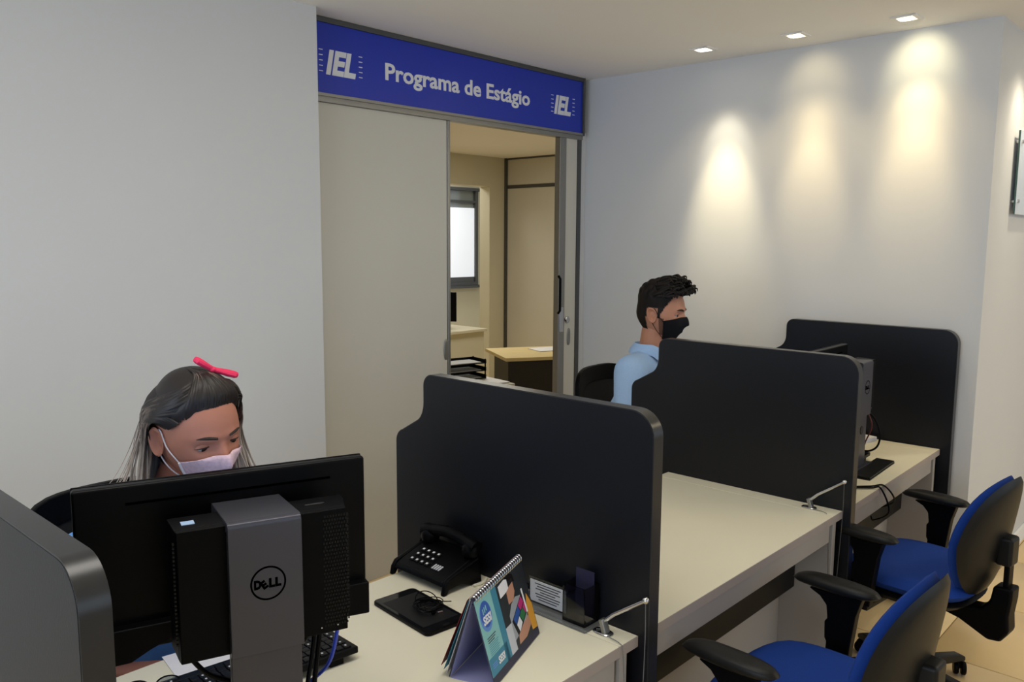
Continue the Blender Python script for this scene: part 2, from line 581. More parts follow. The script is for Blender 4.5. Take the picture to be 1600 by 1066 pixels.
def islands(me):
    bm = bmesh.new()
    bm.from_mesh(me)
    bmesh.ops.remove_doubles(bm, verts=bm.verts, dist=1e-6)
    seen, out = set(), []
    for v in bm.verts:
        if v in seen:
            continue
        st, comp = [v], []
        seen.add(v)
        while st:
            a = st.pop()
            comp.append(a)
            for e in a.link_edges:
                b = e.other_vert(a)
                if b not in seen:
                    seen.add(b)
                    st.append(b)
        ix = {q: k for k, q in enumerate(comp)}
        fs_ = {f for q in comp for f in q.link_faces}
        m2 = bpy.data.meshes.new('letter')
        m2.from_pydata([q.co[:] for q in comp], [], [[ix[q] for q in f.verts] for f in fs_])
        out.append(m2)
    bm.free()
    return out


def sign_text(s, x, z, cap, width, bold, shear, name):
    me, wd, y0, y1 = text_mesh(s, cap / 0.70, bold=bold * cap, shear=shear, depth=0.001, width=width)
    xform(me, Matrix.Translation((x - 0.49, 0.0055, z - 2.288)) @ RX)
    for piece in islands(me):
        link_mesh(name, piece, 'sign_white', sg)


sign_text('Programa de Estágio', 0.933, 2.405, 0.074, 1.012, 0.035, 0, 'letter')
sign_text('IEL', 0.605, 2.386, 0.098, 0.160, 0.06, 0.22, 'logo_letter')
sign_text('IEL', 2.155, 2.392, 0.098, 0.152, 0.06, 0.22, 'logo_letter')
for (xl, xr, zb) in ((0.570, 0.782, 2.386), (2.128, 2.322, 2.392)):
    for k in range(5):
        z = zb + 0.004 + k * 0.0225 - 2.288
        for x in (xl, xr):
            MB().box(x - 0.49, x + 0.019 - 0.49, 0.0035, 0.006, z, z + 0.0035).build('logo_tick', 'sign_white', sg)

# ------------------------------------------------------------------ downlights
lamps = [((2.215, 1.165), 'lens_white', 'small square ceiling spotlight nearest the blue sign'),
         ((2.240, 0.697), 'lens_warm', 'square ceiling spotlight in the middle of the three'),
         ((2.262, 0.217), 'lens_warm', 'square ceiling spotlight nearest the wall corner'),
         ((2.86, -0.36), 'lens_warm', 'ceiling spotlight beyond the wall corner')]
# every lamp: (colour, power, cone, edge softness, tilt towards the wall)
SPOTS = [[((1.0, 0.92, 0.70), 10, 42, 0.8, 0.46), ((1.0, 0.84, 0.50), 56, 36, 1.0, 0.30), ((1.0, 0.84, 0.52), 9, 96, 1.0, 0.1)],
         [((1.0, 0.82, 0.46), 1.7, 80, 1.0, 0.95), ((1.0, 0.76, 0.38), 7, 38, 1.0, 0.45), ((1.0, 0.78, 0.42), 22, 34, 1.0, 0.30), ((1.0, 0.78, 0.42), 10, 96, 1.0, 0.1)],
         [((1.0, 0.90, 0.56), 4.2, 78, 1.0, 1.02), ((1.0, 0.82, 0.46), 8, 46, 0.8, 0.46), ((1.0, 0.78, 0.42), 23, 36, 1.0, 0.30), ((1.0, 0.76, 0.38), 8, 96, 1.0, 0.1)],
         [((1.0, 0.92, 0.68), 8, 50, 0.9, 0.5), ((1.0, 0.86, 0.62), 13, 110, 1.0, 0.1)]]
for (xy, lm, lab), sp in zip(lamps, SPOTS):
    t = thing('downlight', lab, 'ceiling lamp', (xy[0], xy[1], ZC), group='recessed ceiling spotlights')
    mb = MB()
    a, b_ = 0.052, 0.034
    mb.box(-a, a, -a, -b_, -0.006, 0.0).box(-a, a, b_, a, -0.006, 0.0).box(-a, -b_, -b_, b_, -0.006, 0.0).box(b_, a, -b_, b_, -0.006, 0.0)
    mb.build('trim', 'ceiling_paint', t, bevel=0.001)
    MB().lathe([(0, -0.0035), (0.031, -0.0035), (0.033, -0.001), (0, -0.001)], 24).build('lens', lm, t)
    for k, (c, e, ang, bl, tilt) in enumerate(sp):
        l = bpy.data.lights.new('spot_beam', 'SPOT')
        l.color = c
        l.energy = e
        l.spot_size = math.radians(ang)
        l.spot_blend = bl
        l.shadow_soft_size = 0.025
        o = bpy.data.objects.new('spot_beam', l)
        col.objects.link(o)
        o.parent = t
        o.location = (0, 0, -0.02)
        o.rotation_euler = (0, -tilt, 0) if xy[1] > -0.1 else (tilt, 0, 0)

# ------------------------------------------------------------------ glass plaque on the return wall
g = thing('glass_plaque', 'glass wall plaque on metal standoffs at the right edge', 'plaque', (2.84, -0.10, 1.80))
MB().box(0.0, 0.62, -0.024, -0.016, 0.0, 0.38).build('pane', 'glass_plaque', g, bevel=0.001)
MB().box(-0.003, -0.0002, -0.024, -0.016, 0.0, 0.38).build('pane_edge', 'glass_edge', g)
for x, z in ((0.03, 0.06), (0.59, 0.06), (0.03, 0.33), (0.59, 0.33)):
    MB().tube([(x, 0.0, z), (x, -0.031, z)], 0.009, 12).build('standoff', 'chrome', g, smooth=True)

# ================================================================== PARTITIONS


def arc(cx, cy, r, a0, a1, n=8):
    return [(cx + r * math.cos(math.radians(a0 + (a1 - a0) * k / n)), cy + r * math.sin(math.radians(a0 + (a1 - a0) * k / n))) for k in range(n + 1)]


def partition_profile():
    yf, ys, yst, zt, zl = -0.030, 0.890, 0.764, 1.281, 1.106
    p = [(yf, 0.03)]
    p += arc(yf + 0.062, zt - 0.062, 0.062, 180, 90)
    p += arc(yst - 0.036, zt - 0.036, 0.036, 90, 0)
    # concave sweep down to the shoulder
    p += [(yst + 0.0, zt - 0.085)]
    p += [(yst + 0.045 - 0.045 * math.cos(math.radians(a)), zt - 0.085 - 0.062 * math.sin(math.radians(a))) for a in (15, 30, 45, 60, 72)]
    p += arc(ys - 0.042, zl - 0.046, 0.042, 72, 0)
    p += [(ys, 0.03)]
    return p


def inset(poly, d):
    n = len(poly)
    out = []
    for i in range(n):
        a, b, c = Vector(poly[i - 1]), Vector(poly[i]), Vector(poly[(i + 1) % n])
        n1 = Vector(((b - a).y, -(b - a).x)).normalized()
        n2 = Vector(((c - b).y, -(c - b).x)).normalized()
        nn = (n1 + n2).normalized()
        out.append(tuple(b + nn * d))
    return out


PROF = partition_profile()
TH = 0.040


def make_partition(x, label):
    t = thing('desk_partition', label, 'partition', (x, 0, 0), group='black desk partitions')
    inn = inset(PROF, 0.0025)
    MB().prism(inn, lambda a, b: (0.0, a, b), lambda a, b: (TH, a, b)).build('board', 'laminate_black', t, bevel=0.0006, seg=1)
    n = len(PROF)
    mb = MB()
    vs_ = [(0.0008, a, b) for a, b in PROF] + [(TH - 0.0008, a, b) for a, b in PROF] + [(0.0008, a, b) for a, b in inn] + [(TH - 0.0008, a, b) for a, b in inn]
    fs_ = []
    for i in range(n - 1):
        j = i + 1
        fs_ += [(i, j, n + j, n + i), (2 * n + i, i, n + i, 3 * n + i)[:0] or (i, 2 * n + i, 2 * n + j, j), (n + i, n + j, 3 * n + j, 3 * n + i)]
    mb.add(vs_, fs_)
    mb.build('edge_band', 'edge_black', t, smooth=True)
    for y in (0.06, 0.78):
        MB().lathe([(0, 0), (0.016, 0), (0.016, 0.022), (0.008, 0.03), (0, 0.03)], 12, (TH / 2, y, 0)).build('foot', 'plastic_black', t, smooth=True)
    return t


PX = [-1.235, 0.0, 1.253, 2.432]
make_partition(PX[0], 'black partition at the lower left, nearest the camera, left of the large monitor')
make_partition(PX[1], 'black partition behind the telephone and the desk calendar')
make_partition(PX[2], 'black partition half hiding the man in the blue polo shirt')
make_partition(PX[3], 'rearmost black partition standing against the spotlit wall')

# ================================================================== DESKS


def make_desk(x0, x1, label, rot=0.0, dy=0.0):
    t = thing('counter_desk', label, 'desk', (x0, dy, 0), rot, group='cream service desks between the partitions')
    W = x1 - x0
    S = 0.072
    Y1 = 0.702
    MB().box(0, W - S - 0.0015, 0, Y1, D - 0.027, D).build('tabletop', 'desk_laminate', t, bevel=0.0012, seg=1)
    MB().box(W - S, W, 0, Y1, D - 0.027, D).build('end_strip', 'desk_laminate', t, bevel=0.0012, seg=1)
    MB().box(0, W, -0.0016, -0.0001, D - 0.0268, D - 0.0006).build('edge_band', 'desk_edge', t)
    MB().box(0.02, W - S - 0.002, 0.012, 0.03, D - 0.097, D - 0.0275).build('front_apron', 'desk_side', t, bevel=0.001, seg=1)
    MB().box(W - 0.062, W - 0.034, 0.006, 0.69, 0.02, D - 0.0275).build('side_panel', 'desk_side', t, bevel=0.001, seg=1)
    MB().box(0.0, 0.02, 0.012, 0.69, 0.02, D - 0.0275).build('side_panel', 'desk_side', t, bevel=0.001, seg=1)
    MB().box(0.022, W - 0.063, 0.185, 0.203, 0.16, D - 0.0275).build('modesty_panel', 'desk_side', t, bevel=0.001, seg=1)
    MB().box(0.03, W - 0.075, 0.125, 0.184, 0.452, 0.57).build('cable_channel', 'steel_black', t, bevel=0.003)
    return t


make_desk(PX[0] + TH, PX[1] - 0.001, 'cream desk carrying the monitor, telephone and calendar')
make_desk(PX[1] + TH, PX[2] - 0.001, 'empty cream desk between the two middle partitions')
make_desk(PX[2] + TH + 0.008, PX[3] - 0.006, 'cream desk in front of the man, beside the spotlit wall', math.radians(0.9), -0.004)

# ================================================================== MONITOR WITH MINI PC


def make_monitor(label, loc, rot, dz=0.0):
    t = thing('monitor', label, 'monitor', loc, rot, group='monitors with a computer on the stand')
    X0, X1, Z0, Z1 = -0.245, 0.245, 0.222 + dz, 0.523 + dz
    CX = 0.026
    # display panel (back skin), lower thicker housing, screen
    MB().box(X0, X1, 0.0, 0.022, Z0 + 0.012, Z1).build('panel_housing', 'plastic_satin', t, bevel=0.005, seg=3)
    prof = [(X0 + 0.003, Z0 + 0.062), (X0 + 0.003, Z0), (X0 + 0.075, Z0 + 0.002), (X0 + 0.105, Z0 + 0.018), (X0 + 0.135, Z0 + 0.030), (X1 - 0.135, Z0 + 0.030),
            (X1 - 0.105, Z0 + 0.018), (X1 - 0.075, Z0 + 0.002), (X1 - 0.001, Z0), (X1 - 0.001, Z0 + 0.062)]
    MB().prism(prof, lambda a, b: (a, -0.022, b), lambda a, b: (a, 0.004, b)).build('lower_housing', 'plastic_black', t, bevel=0.003)
    MB().box(-0.166, 0.178, -0.0012, 0.002, Z1 - 0.0335, Z1 - 0.0295).build('vent_slot', 'void_black', t)
    MB().box(X0, X1, 0.0225, 0.028, Z0 + 0.012, Z1).build('bezel', 'plastic_black', t, bevel=0.001, seg=1)
    MB().box(X0 + 0.007, X1 - 0.007, 0.0283, 0.0290, Z0 + 0.026, Z1 - 0.007).build('screen', 'display_on', t)
    # stand: cover, column, base
    cz0, cz1 = 0.262 + dz, 0.486 + dz
    pr = [(-0.002, cz1 - 0.012), (-0.152, cz1), (-0.160, cz1 - 0.003), (-0.163, cz1 - 0.010), (-0.163, cz0), (-0.150, cz0), (-0.150, cz1 - 0.018), (-0.002, cz1 - 0.030)]
    cv = MB().prism(pr, lambda a, b: (CX - 0.058, a, b), lambda a, b: (CX + 0.058, a, b)).build('stand_cover', 'stand_grey', t, bevel=0.0012, seg=2)
    ring = MB()
    R0, R1, n = 0.0255, 0.0285, 48
    vs_ = []
    for k in range(n):
        a = 2 * PI * k / n
        for r, y in ((R0, -0.1634), (R1, -0.1634), (R0, -0.1625), (R1, -0.1625)):
            vs_.append((CX + 0.002 + r * math.cos(a), y, 0.379 + dz + r * math.sin(a)))
    fs_ = []
    for k in range(n):
        a, b = 4 * k, 4 * ((k + 1) % n)
        fs_ += [(a, b, b + 1, a + 1), (a, a + 2, b + 2, b), (a + 1, b + 1, b + 3, a + 3)]
    ring.add(vs_, fs_).build('emblem_ring', 'void_black', cv)
    xx = CX - 0.0205
    for ch, wd, tilt in (('D', 0.0115, 0), ('E', 0.0100, 0.55), ('L', 0.0095, 0), ('L', 0.0095, 0)):
        me, ww, _, _ = text_mesh(ch, 0.0195, bold=0.0012, depth=0.0004, width=wd)
        Mx = Matrix.Translation((xx, -0.1633, 0.372 + dz)) @ RX
        if tilt:
            Mx = Matrix.Translation((xx + 0.0030, -0.1633, 0.3695 + dz)) @ RX @ Matrix.Rotation(tilt, 4, 'Z') @ Matrix.Scale(0.92, 4)
        xform(me, Mx)
        link_mesh('emblem_letter', me, 'void_black', cv)
        xx += wd + (0.0005 if not tilt else 0.0015)
    MB().box(CX - 0.057, CX + 0.057, -0.149, -0.132, 0.012, cz0 + 0.2).build('stand_column', 'stand_grey', t, bevel=0.002)
    MB().lathe([(0, 0), (0.017, 0), (0.017, 0.003), (0, 0.003)], 24, M=Matrix.Translation((CX, -0.149, 0.165)) @ RX).build('cable_hole', 'ink_black', t)
    MB().box(CX - 0.02, CX + 0.02, -0.131, -0.001, 0.36 + dz, 0.40 + dz).build('mount_arm', 'plastic_black', t)
    MB().box(CX - 0.12, CX + 0.12, -0.165, 0.075, 0.0, 0.012).build('stand_base', 'stand_grey', t, bevel=0.004)
    # computer box
    bx0, bx1, bz0, bz1 = -0.111, 0.170, 0.262 + dz, 0.478 + dz
    poly = [(bx0, -0.066), (bx1 + 0.006, -0.066), (bx1 + 0.006, -0.088), (bx1 - 0.004, -0.129), (bx0 + 0.004, -0.129)]
    pc = MB().prism(poly, lambda a, b: (a, b, bz0), lambda a, b: (a, b, bz1)).build('computer_box', 'plastic_black', t, bevel=0.0015)
    MB().prism([(bx0 + 0.004, -0.1295), (bx1 - 0.004, -0.1295), (bx1 - 0.006, -0.143), (bx0 + 0.006, -0.143)], lambda a, b: (a, b, bz0), lambda a, b: (a, b, bz1)).build('computer_lid', 'plastic_black', t, bevel=0.0015)
    MB().box(bx0 + 0.018, bx0 + 0.038, -0.112, -0.094, bz1 - 0.0005, bz1 + 0.0008).build('sticker', 'label_blue', pc)
    MB().slab(0.017, 0.0035, 0.0012, lambda x, y, z: (bx1 - 0.048 + x, -0.100 + y, bz1 + 0.0004 + z), ex=4).build('port_slot', 'ink_black', pc, smooth=True)
    gr = MB()
    for i in range(9):
        for j in range(30):
            x = bx1 - 0.046 + i * 0.0048 + (0.0024 if j % 2 else 0)
            z = bz0 + 0.012 + j * 0.0066
            gr.box(x, x + 0.0024, -0.1442, -0.1428, z, z + 0.0034)
    g_ = gr.build('vent_grille', 'plastic_soft', pc)
    g_['kind'] = 'stuff'
    gr = MB()
    for j in range(26):
        z = bz0 + 0.03 + j * 0.0066
        gr.box(bx0 + 0.0002, bx0 + 0.0032, -0.139, -0.1335, z, z + 0.003)
        gr.box(bx1 - 0.0005, bx1 + 0.0035, -0.126, -0.119, z, z + 0.003)
    g_ = gr.build('vent_holes', 'plastic_soft', pc)
    g_['kind'] = 'stuff'
    for x in (bx1 - 0.052, bx1 - 0.024):
        MB().sphere((x, -0.1445, bz0 + 0.012), 0.0016, 8, 5).build('screw', 'chrome', pc, smooth=True)
    return t


MA = math.radians(-18.8)
mon1 = make_monitor('large black monitor with grey emblem stand in the left foreground', (-0.875, 0.275, D), MA)
mon2 = make_monitor('distant monitor on grey stand behind the partition beside the man', (1.80, 0.302, D), math.radians(1.0), -0.035)


def mloc(x, y, z):
    return Vector((-0.875 + x * math.cos(MA) - y * math.sin(MA), 0.275 + x * math.sin(MA) + y * math.cos(MA), D + z))


def cable(pts, r, m, label, group=None, name='cable'):
    o = MB().tube(spline(pts, 40), r, 8).build(name, m, smooth=True)
    return tag(o, label, 'cable', group)


def M3(*a):
    return tuple(mloc(*a))


cable([M3(0.158, -0.100, 0.272), M3(0.158, -0.095, 0.235), M3(0.150, -0.06, 0.16), M3(0.120, 0.0, 0.095), M3(0.085, 0.03, 0.050), M3(0.0, 0.02, 0.040)], 0.0036, 'blue_cable', 'blue network cable hanging from the computer on the near monitor')
cable([M3(0.128, -0.10, 0.272), M3(0.125, -0.095, 0.225), M3(0.107, -0.11, 0.12), M3(0.088, -0.145, 0.045), M3(0.075, -0.18, 0.006), M3(0.05, -0.21, 0.0055)], 0.0046, 'plastic_black', 'thick black cable dropping straight from the near monitor computer', 'black cables under the near monitor')
cable([M3(0.118, -0.10, 0.272), M3(0.114, -0.10, 0.225), M3(0.093, -0.12, 0.13), M3(0.080, -0.16, 0.04), M3(0.062, -0.19, 0.006), M3(0.04, -0.225, 0.0055)], 0.0040, 'plastic_black', 'black cable beside the thick one under the near monitor computer', 'black cables under the near monitor')
cable([M3(0.108, -0.10, 0.272), M3(0.104, -0.098, 0.242), M3(0.080, -0.075, 0.20), M3(0.05, -0.06, 0.16), M3(0.02, -0.05, 0.12), M3(-0.02, -0.04, 0.045)], 0.0034, 'plastic_black', 'thin black cable bending left under the near monitor computer', 'black cables under the near monitor')
cable([M3(-0.088, -0.10, 0.268), M3(-0.086, -0.10, 0.25), M3(-0.06, -0.10, 0.215), M3(-0.02, -0.10, 0.19), M3(0.02, -0.11, 0.16), M3(0.03, -0.12, 0.10), M3(0.02, -0.115, 0.02)], 0.0042, 'plastic_black', 'black cable leaving the left underside of the near computer box', 'black cables under the near monitor')

# ------------------------------------------------------------------ keyboards


def make_keyboard(label, loc, rot):
    t = thing('keyboard', label, 'keyboard', loc, rot, group='black computer keyboards')
    L, Wd = 0.44, 0.150
    # wedge: higher on the far side from the typist (local -y)
    pr = [(-Wd / 2, 0.016), (-Wd / 2, 0.032), (Wd / 2, 0.020), (Wd / 2, 0.006), (Wd / 2 - 0.01, 0.004)]
    MB().prism(pr, lambda a, b: (-L / 2, a, b), lambda a, b: (L / 2, a, b)).build('body', 'plastic_satin', t, bevel=0.003)
    for sx in (-1, 1):
        MB().box(sx * 0.17 - 0.016, sx * 0.17 + 0.016, -Wd / 2 + 0.006, -Wd / 2 + 0.016, 0.0, 0.018).build('foot', 'plastic_black', t, bevel=0.001)
    mb = MB()
    led = MB()
    for r in range(6):
        y = -Wd / 2 + 0.018 + r * 0.0205 + (0.004 if r else 0)
        z = 0.0315 - (y + Wd / 2) / Wd * 0.012
        x = -L / 2 + 0.012
        k = 0
        while x < L / 2 - 0.028:
            wd = 0.0165 if not (r == 5 and 3 <= k <= 3) else 0.095
            if 0.285 - L / 2 < x < 0.297 - L / 2 or 0.345 - L / 2 < x < 0.352 - L / 2:
                x += 0.008
            mb.box(x, x + wd, y - 0.008, y + 0.008, z - 0.003, z + 0.0045)
            if k % 3 == 0:
                led.box(x + 0.004, x + 0.008, y - 0.003, y + 0.002, z + 0.0046, z + 0.0050)
            x += wd + 0.0025
            k += 1
    o = mb.build('keys', 'plastic_soft', t, bevel=0.001, seg=1)
    o['kind'] = 'stuff'
    o = led.build('key_legends', 'paper_grey', t)
    o['kind'] = 'stuff'
    return t


make_keyboard('black keyboard on the desk behind the near monitor stand', (-0.732, 0.489, D), math.radians(-7))
make_keyboard('dark keyboard on the desk beside the distant monitor', (1.80, 0.09 + 0.155, D), math.radians(2))

# mouse mat like dark folder at the distant desk
fo = thing('folder', 'flat dark grey folder on the far desk behind the middle partition', 'folder', (1.86, 0.105, D), math.radians(3))
MB().box(-0.17, 0.17, -0.035, 0.04, 0.0, 0.004).build('back_cover', 'plastic_soft', fo, bevel=0.001, seg=1)
MB().box(-0.165, 0.17, -0.033, 0.04, 0.0045, 0.011).build('front_cover', 'plastic_soft', fo, bevel=0.001, seg=1)
cable([(1.955, 0.195, 0.972), (1.99, 0.170, 0.94), (2.0, 0.149, 0.905), (2.0, 0.135, 0.858), (2.0, 0.145, 0.806), (2.0, 0.183, 0.78), (2.0, 0.224, 0.789), (1.97, 0.26, 0.83)], 0.0042, 'plastic_black', 'black cable looping down from the distant monitor')
cable([(1.95, 0.18, 0.972), (1.97, 0.161, 0.9), (1.97, 0.183, 0.827), (1.97, 0.204, 0.762), (1.93, 0.24, 0.785)], 0.0030, 'red_cable', 'thin dark red cable beside the distant monitor')
cable([(1.50, 0.12, 0.745), (1.60, 0.03, 0.7455), (1.66, -0.004, 0.741), (1.76, -0.012, 0.66), (1.86, 0.08, 0.585), (1.93, 0.118, 0.56)], 0.0034, 'plastic_black', 'black cable hanging over the edge of the far desk', 'cables over the far desk edge')
cable([(1.50, 0.11, 0.745), (1.58, 0.02, 0.7455), (1.62, -0.005, 0.739), (1.70, -0.014, 0.63), (1.82, 0.08, 0.545), (1.90, 0.118, 0.53)], 0.0034, 'plastic_black', 'lower black cable sagging below the far desk edge', 'cables over the far desk edge')


def paper(name, label, loc, rot, sx, sy, n=1, m='paper_white', cat='paper'):
    t = thing(name, label, cat, loc, rot)
    for k in range(n):
        a = 0.02 * (k % 3 - 1)
        M_ = Matrix.Rotation(a, 4, 'Z')
        MB().box(-sx / 2, sx / 2, -sy / 2, sy / 2, 0.0008 + k * 0.0016, 0.0018 + k * 0.0016, M_).build('sheet', m, t)
    return t


paper('paper_sheet', 'white sheet of paper on the desk under the near monitor', (-0.730, 0.603, D), math.radians(-8), 0.21, 0.19, 1)
paper('paper_stack', 'small stack of white paper on the far desk by the rear partition', (2.305, 0.375, D), math.radians(-12), 0.2, 0.16, 12)

# eyeglasses folded on the desk, lower left
gl = thing('eyeglasses', 'thin-rimmed eyeglasses lying on the desk below the monitor', 'eyeglasses', (-0.900, 0.575, D), math.radians(-25))
for s in (-1, 1):
    pts = [(s * 0.030 + 0.024 * math.cos(a), 0.003, 0.019 + 0.0165 * math.sin(a)) for a in [2 * PI * k / 20 for k in range(21)]]
    MB().tube(pts, 0.0016, 6, cap=False).build('rim', 'plastic_black', gl, smooth=True)
    MB().tube([(s * 0.055, 0.003, 0.024), (s * 0.058, -0.01, 0.024), (s * 0.056, -0.09, 0.016), (s * 0.05, -0.125, 0.003)], 0.0016, 6).build('temple', 'plastic_black', gl, smooth=True)
    MB().lathe([(0, -0.0006), (0.0225, -0.0006), (0.0225, 0.0006), (0, 0.0006)], 20, M=Matrix.Translation((s * 0.030, 0.003, 0.019)) @ Matrix.Scale(0.7, 4, Vector((0, 0, 1))) @ RX).build('lens', 'clear_acrylic', gl)
MB().tube([(-0.006, 0.003, 0.022), (0, 0.003, 0.025), (0.006, 0.003, 0.022)], 0.0016, 6).build('bridge', 'plastic_black', gl, smooth=True)

# ------------------------------------------------------------------ telephone
ph = thing('telephone', 'black desk telephone with handset beside the partition', 'telephone', (-0.092, 0.600, D), math.radians(0))
# local: x = towards partition (rear), y = along; front of phone faces -x
pr = [(-0.078, 0.020), (-0.070, 0.034), (-0.045, 0.044), (0.055, 0.074), (0.066, 0.074), (0.074, 0.062), (0.074, 0.010), (0.060, 0.0), (0.020, 0.0), (-0.03, 0.022)]
MB().prism(pr, lambda a, b: (a, -0.098, b), lambda a, b: (a, 0.098, b)).build('body', 'plastic_satin', ph, bevel=0.005, seg=3)
for s in (-1, 1):
    pr2 = [(-0.084, 0.0), (-0.078, 0.024), (-0.066, 0.040), (-0.02, 0.052), (0.05, 0.070), (0.06, 0.0), (0.02, 0.0), (-0.02, 0.014), (-0.062, 0.012), (-0.070, 0.0)]
    MB().prism(pr2, lambda a, b: (a, s * 0.098, b), lambda a, b: (a, s * 0.112, b)).build('side_cheek', 'plastic_satin', ph, bevel=0.004, seg=2)
MB().tube(spline([(0.018, -0.122, 0.004), (0.05, -0.126, 0.004), (0.078, -0.112, 0.004)], 12), 0.0038, 8).build('rubber_foot', 'desk_laminate', ph, smooth=True)


def ph_top(x):
    return 0.044 + (x + 0.045) * 0.30


for i in range(3):
    for j in range(4):
        x, y = -0.040 + i * 0.022, 0.062 - j * 0.0205
        M_ = Matrix.Translation((x, y, ph_top(x))) @ Matrix.Rotation(-0.29, 4, 'Y')
        k = MB().box(-0.007, 0.007, -0.0072, 0.0072, -0.001, 0.004, M_).build('key', 'plastic_soft', ph, bevel=0.0012, seg=1)
        MB().box(-0.003, 0.003, -0.0034, 0.0034, 0.0041, 0.0045, M_).build('key_mark', 'paper_white', k)
for j in range(4):
    M_ = Matrix.Translation((-0.038, -0.026 - j * 0.0085, ph_top(-0.038))) @ Matrix.Rotation(-0.29, 4, 'Y')
    MB().box(-0.010, 0.010, -0.0026, 0.0026, 0.0, 0.003, M_).build('function_key', 'paper_grey', ph, bevel=0.0008, seg=1)
hs = MB()
prof = []
pts, rs = [], []
for k in range(21):
    u = -1 + 2 * k / 20
    pts.append((0.046, u * 0.104, 0.094 + 0.020 * math.cos(u * PI / 2)))
    rs.append(0.0165 + 0.006 * smoothstep(0.6, 0.95, abs(u)))
hs.tube(pts, rs, 14)
for s in (-1, 1):
    hs.lathe([(0, 0), (0.024, 0.0), (0.027, 0.010), (0.026, 0.024), (0.018, 0.034), (0, 0.036)], 18, (0.046, s * 0.084, 0.072))
hs.build('handset', 'plastic_satin', ph, smooth=True)
MB().tube(spline([(0.046, 0.104, 0.09), (0.045, 0.125, 0.06), (0.03, 0.128, 0.012), (0.035, 0.11, 0.02)], 16), 0.003, 7).build('cord', 'plastic_black', ph, smooth=True)

# ------------------------------------------------------------------ tablet and earphones
e1 = Vector((0.124, -0.018, 0))
ta = thing('tablet', 'black tablet lying flat on the desk in front of the telephone', 'tablet', (-0.276, 0.466, D), math.radians(-95.5))
TLx, TWy = 0.240, 0.128


def rrect(a, b, r, n=5):
    return arc(a - r, b - r, r, 0, 90, n) + arc(-a + r, b - r, r, 90, 180, n) + arc(-a + r, -b + r, r, 180, 270, n) + arc(a - r, -b + r, r, 270, 360, n)


MB().prism(rrect(TLx / 2, TWy / 2, 0.014), lambda a, b: (a, b, 0.0), lambda a, b: (a, b, 0.0095)).build('body', 'plastic_satin', ta, bevel=0.002)
MB().prism(rrect(TLx / 2 - 0.004, TWy / 2 - 0.004, 0.011), lambda a, b: (a, b, 0.0094), lambda a, b: (a, b, 0.0099)).build('glass', 'screen_glass', ta)
MB().box(-0.088, 0.088, -0.052, 0.052, 0.0099, 0.0101).build('screen', 'ink_black', ta)
MB().slab(0.0035, 0.010, 0.0008, lambda x, y, z: (TLx / 2 - 0.011 + x, y, 0.0101 + z), ex=4, seg=20).build('home_button', 'plastic_soft', ta, smooth=True)
ea = thing('earphones', 'coiled black earphones lying on the tablet', 'earphones', (-0.262, 0.452, D + 0.0102), 0.3)
rng = random.Random(3)
pts = []
for k in range(64):
    a = k * 0.62
    R = 0.026 + 0.010 * math.sin(k * 0.9) + 0.003 * rng.random()
    pts.append((R * math.cos(a) * 1.15, R * math.sin(a), 0.003 + 0.010 * abs(math.sin(k * 0.37)) + 0.004 * rng.random()))
pts += [(0.05, -0.02, 0.003), (0.058, -0.035, 0.003)]
MB().tube(spline(pts, 260), 0.0013, 6).build('cord', 'plastic_satin', ea, smooth=True)
lp = []
for k in range(33):
    a = 2 * PI * k / 32
    lp.append((0.012 + 0.029 * math.cos(a), 0.010 + 0.029 * math.sin(a), 0.012 + 0.016 * math.sin(a + 0.6)))
MB().tube(lp, 0.0014, 6).build('cord_loop', 'plastic_satin', ea, smooth=True)
for x, y in ((0.03, 0.026), (-0.02, -0.028)):
    MB().sphere((x, y, 0.006), 0.006, 10, 6).build('ear_bud', 'plastic_satin', ea, smooth=True)
MB().tube([(-0.012, -0.036, 0.003), (-0.002, -0.044, 0.003)], 0.0022, 8).build('plug', 'chrome', ea, smooth=True)

# ------------------------------------------------------------------ desk calendar
A0, B0, C0 = Vector((-0.400, 0.086)), Vector((-0.155, 0.176)), Vector((-0.449, 0.190))
cal_ang = math.atan2((B0 - A0).y, (B0 - A0).x)
cal = thing('desk_calendar', 'spiral-bound tent calendar with teal cover and photo on the desk', 'calendar', (A0.x, A0.y, D), cal_ang)
CL = (B0 - A0).length
CDp, CH = 0.105, 0.182      # depth of the tent, ridge height


def face(u, v, off=0.0):
    """front cover: u along ridge 0..1, v from the bottom 0..1"""
    nrm = Vector((0, -CH, CDp / 2)).normalized()
    return Vector((u * CL, v * CDp / 2, 0.002 + v * CH)) + nrm * off


def back(u, v, off=0.0):
    nrm = Vector((0, CH, CDp / 2)).normalized()
    return Vector((u * CL, CDp - v * CDp / 2, 0.002 + v * CH)) + nrm * off


def sheet(fn, poly, o0, o1, name, m, par):
    return MB().prism(poly, lambda a, b: fn(a, b, o0), lambda a, b: fn(a, b, o1)).build(name, m, par)


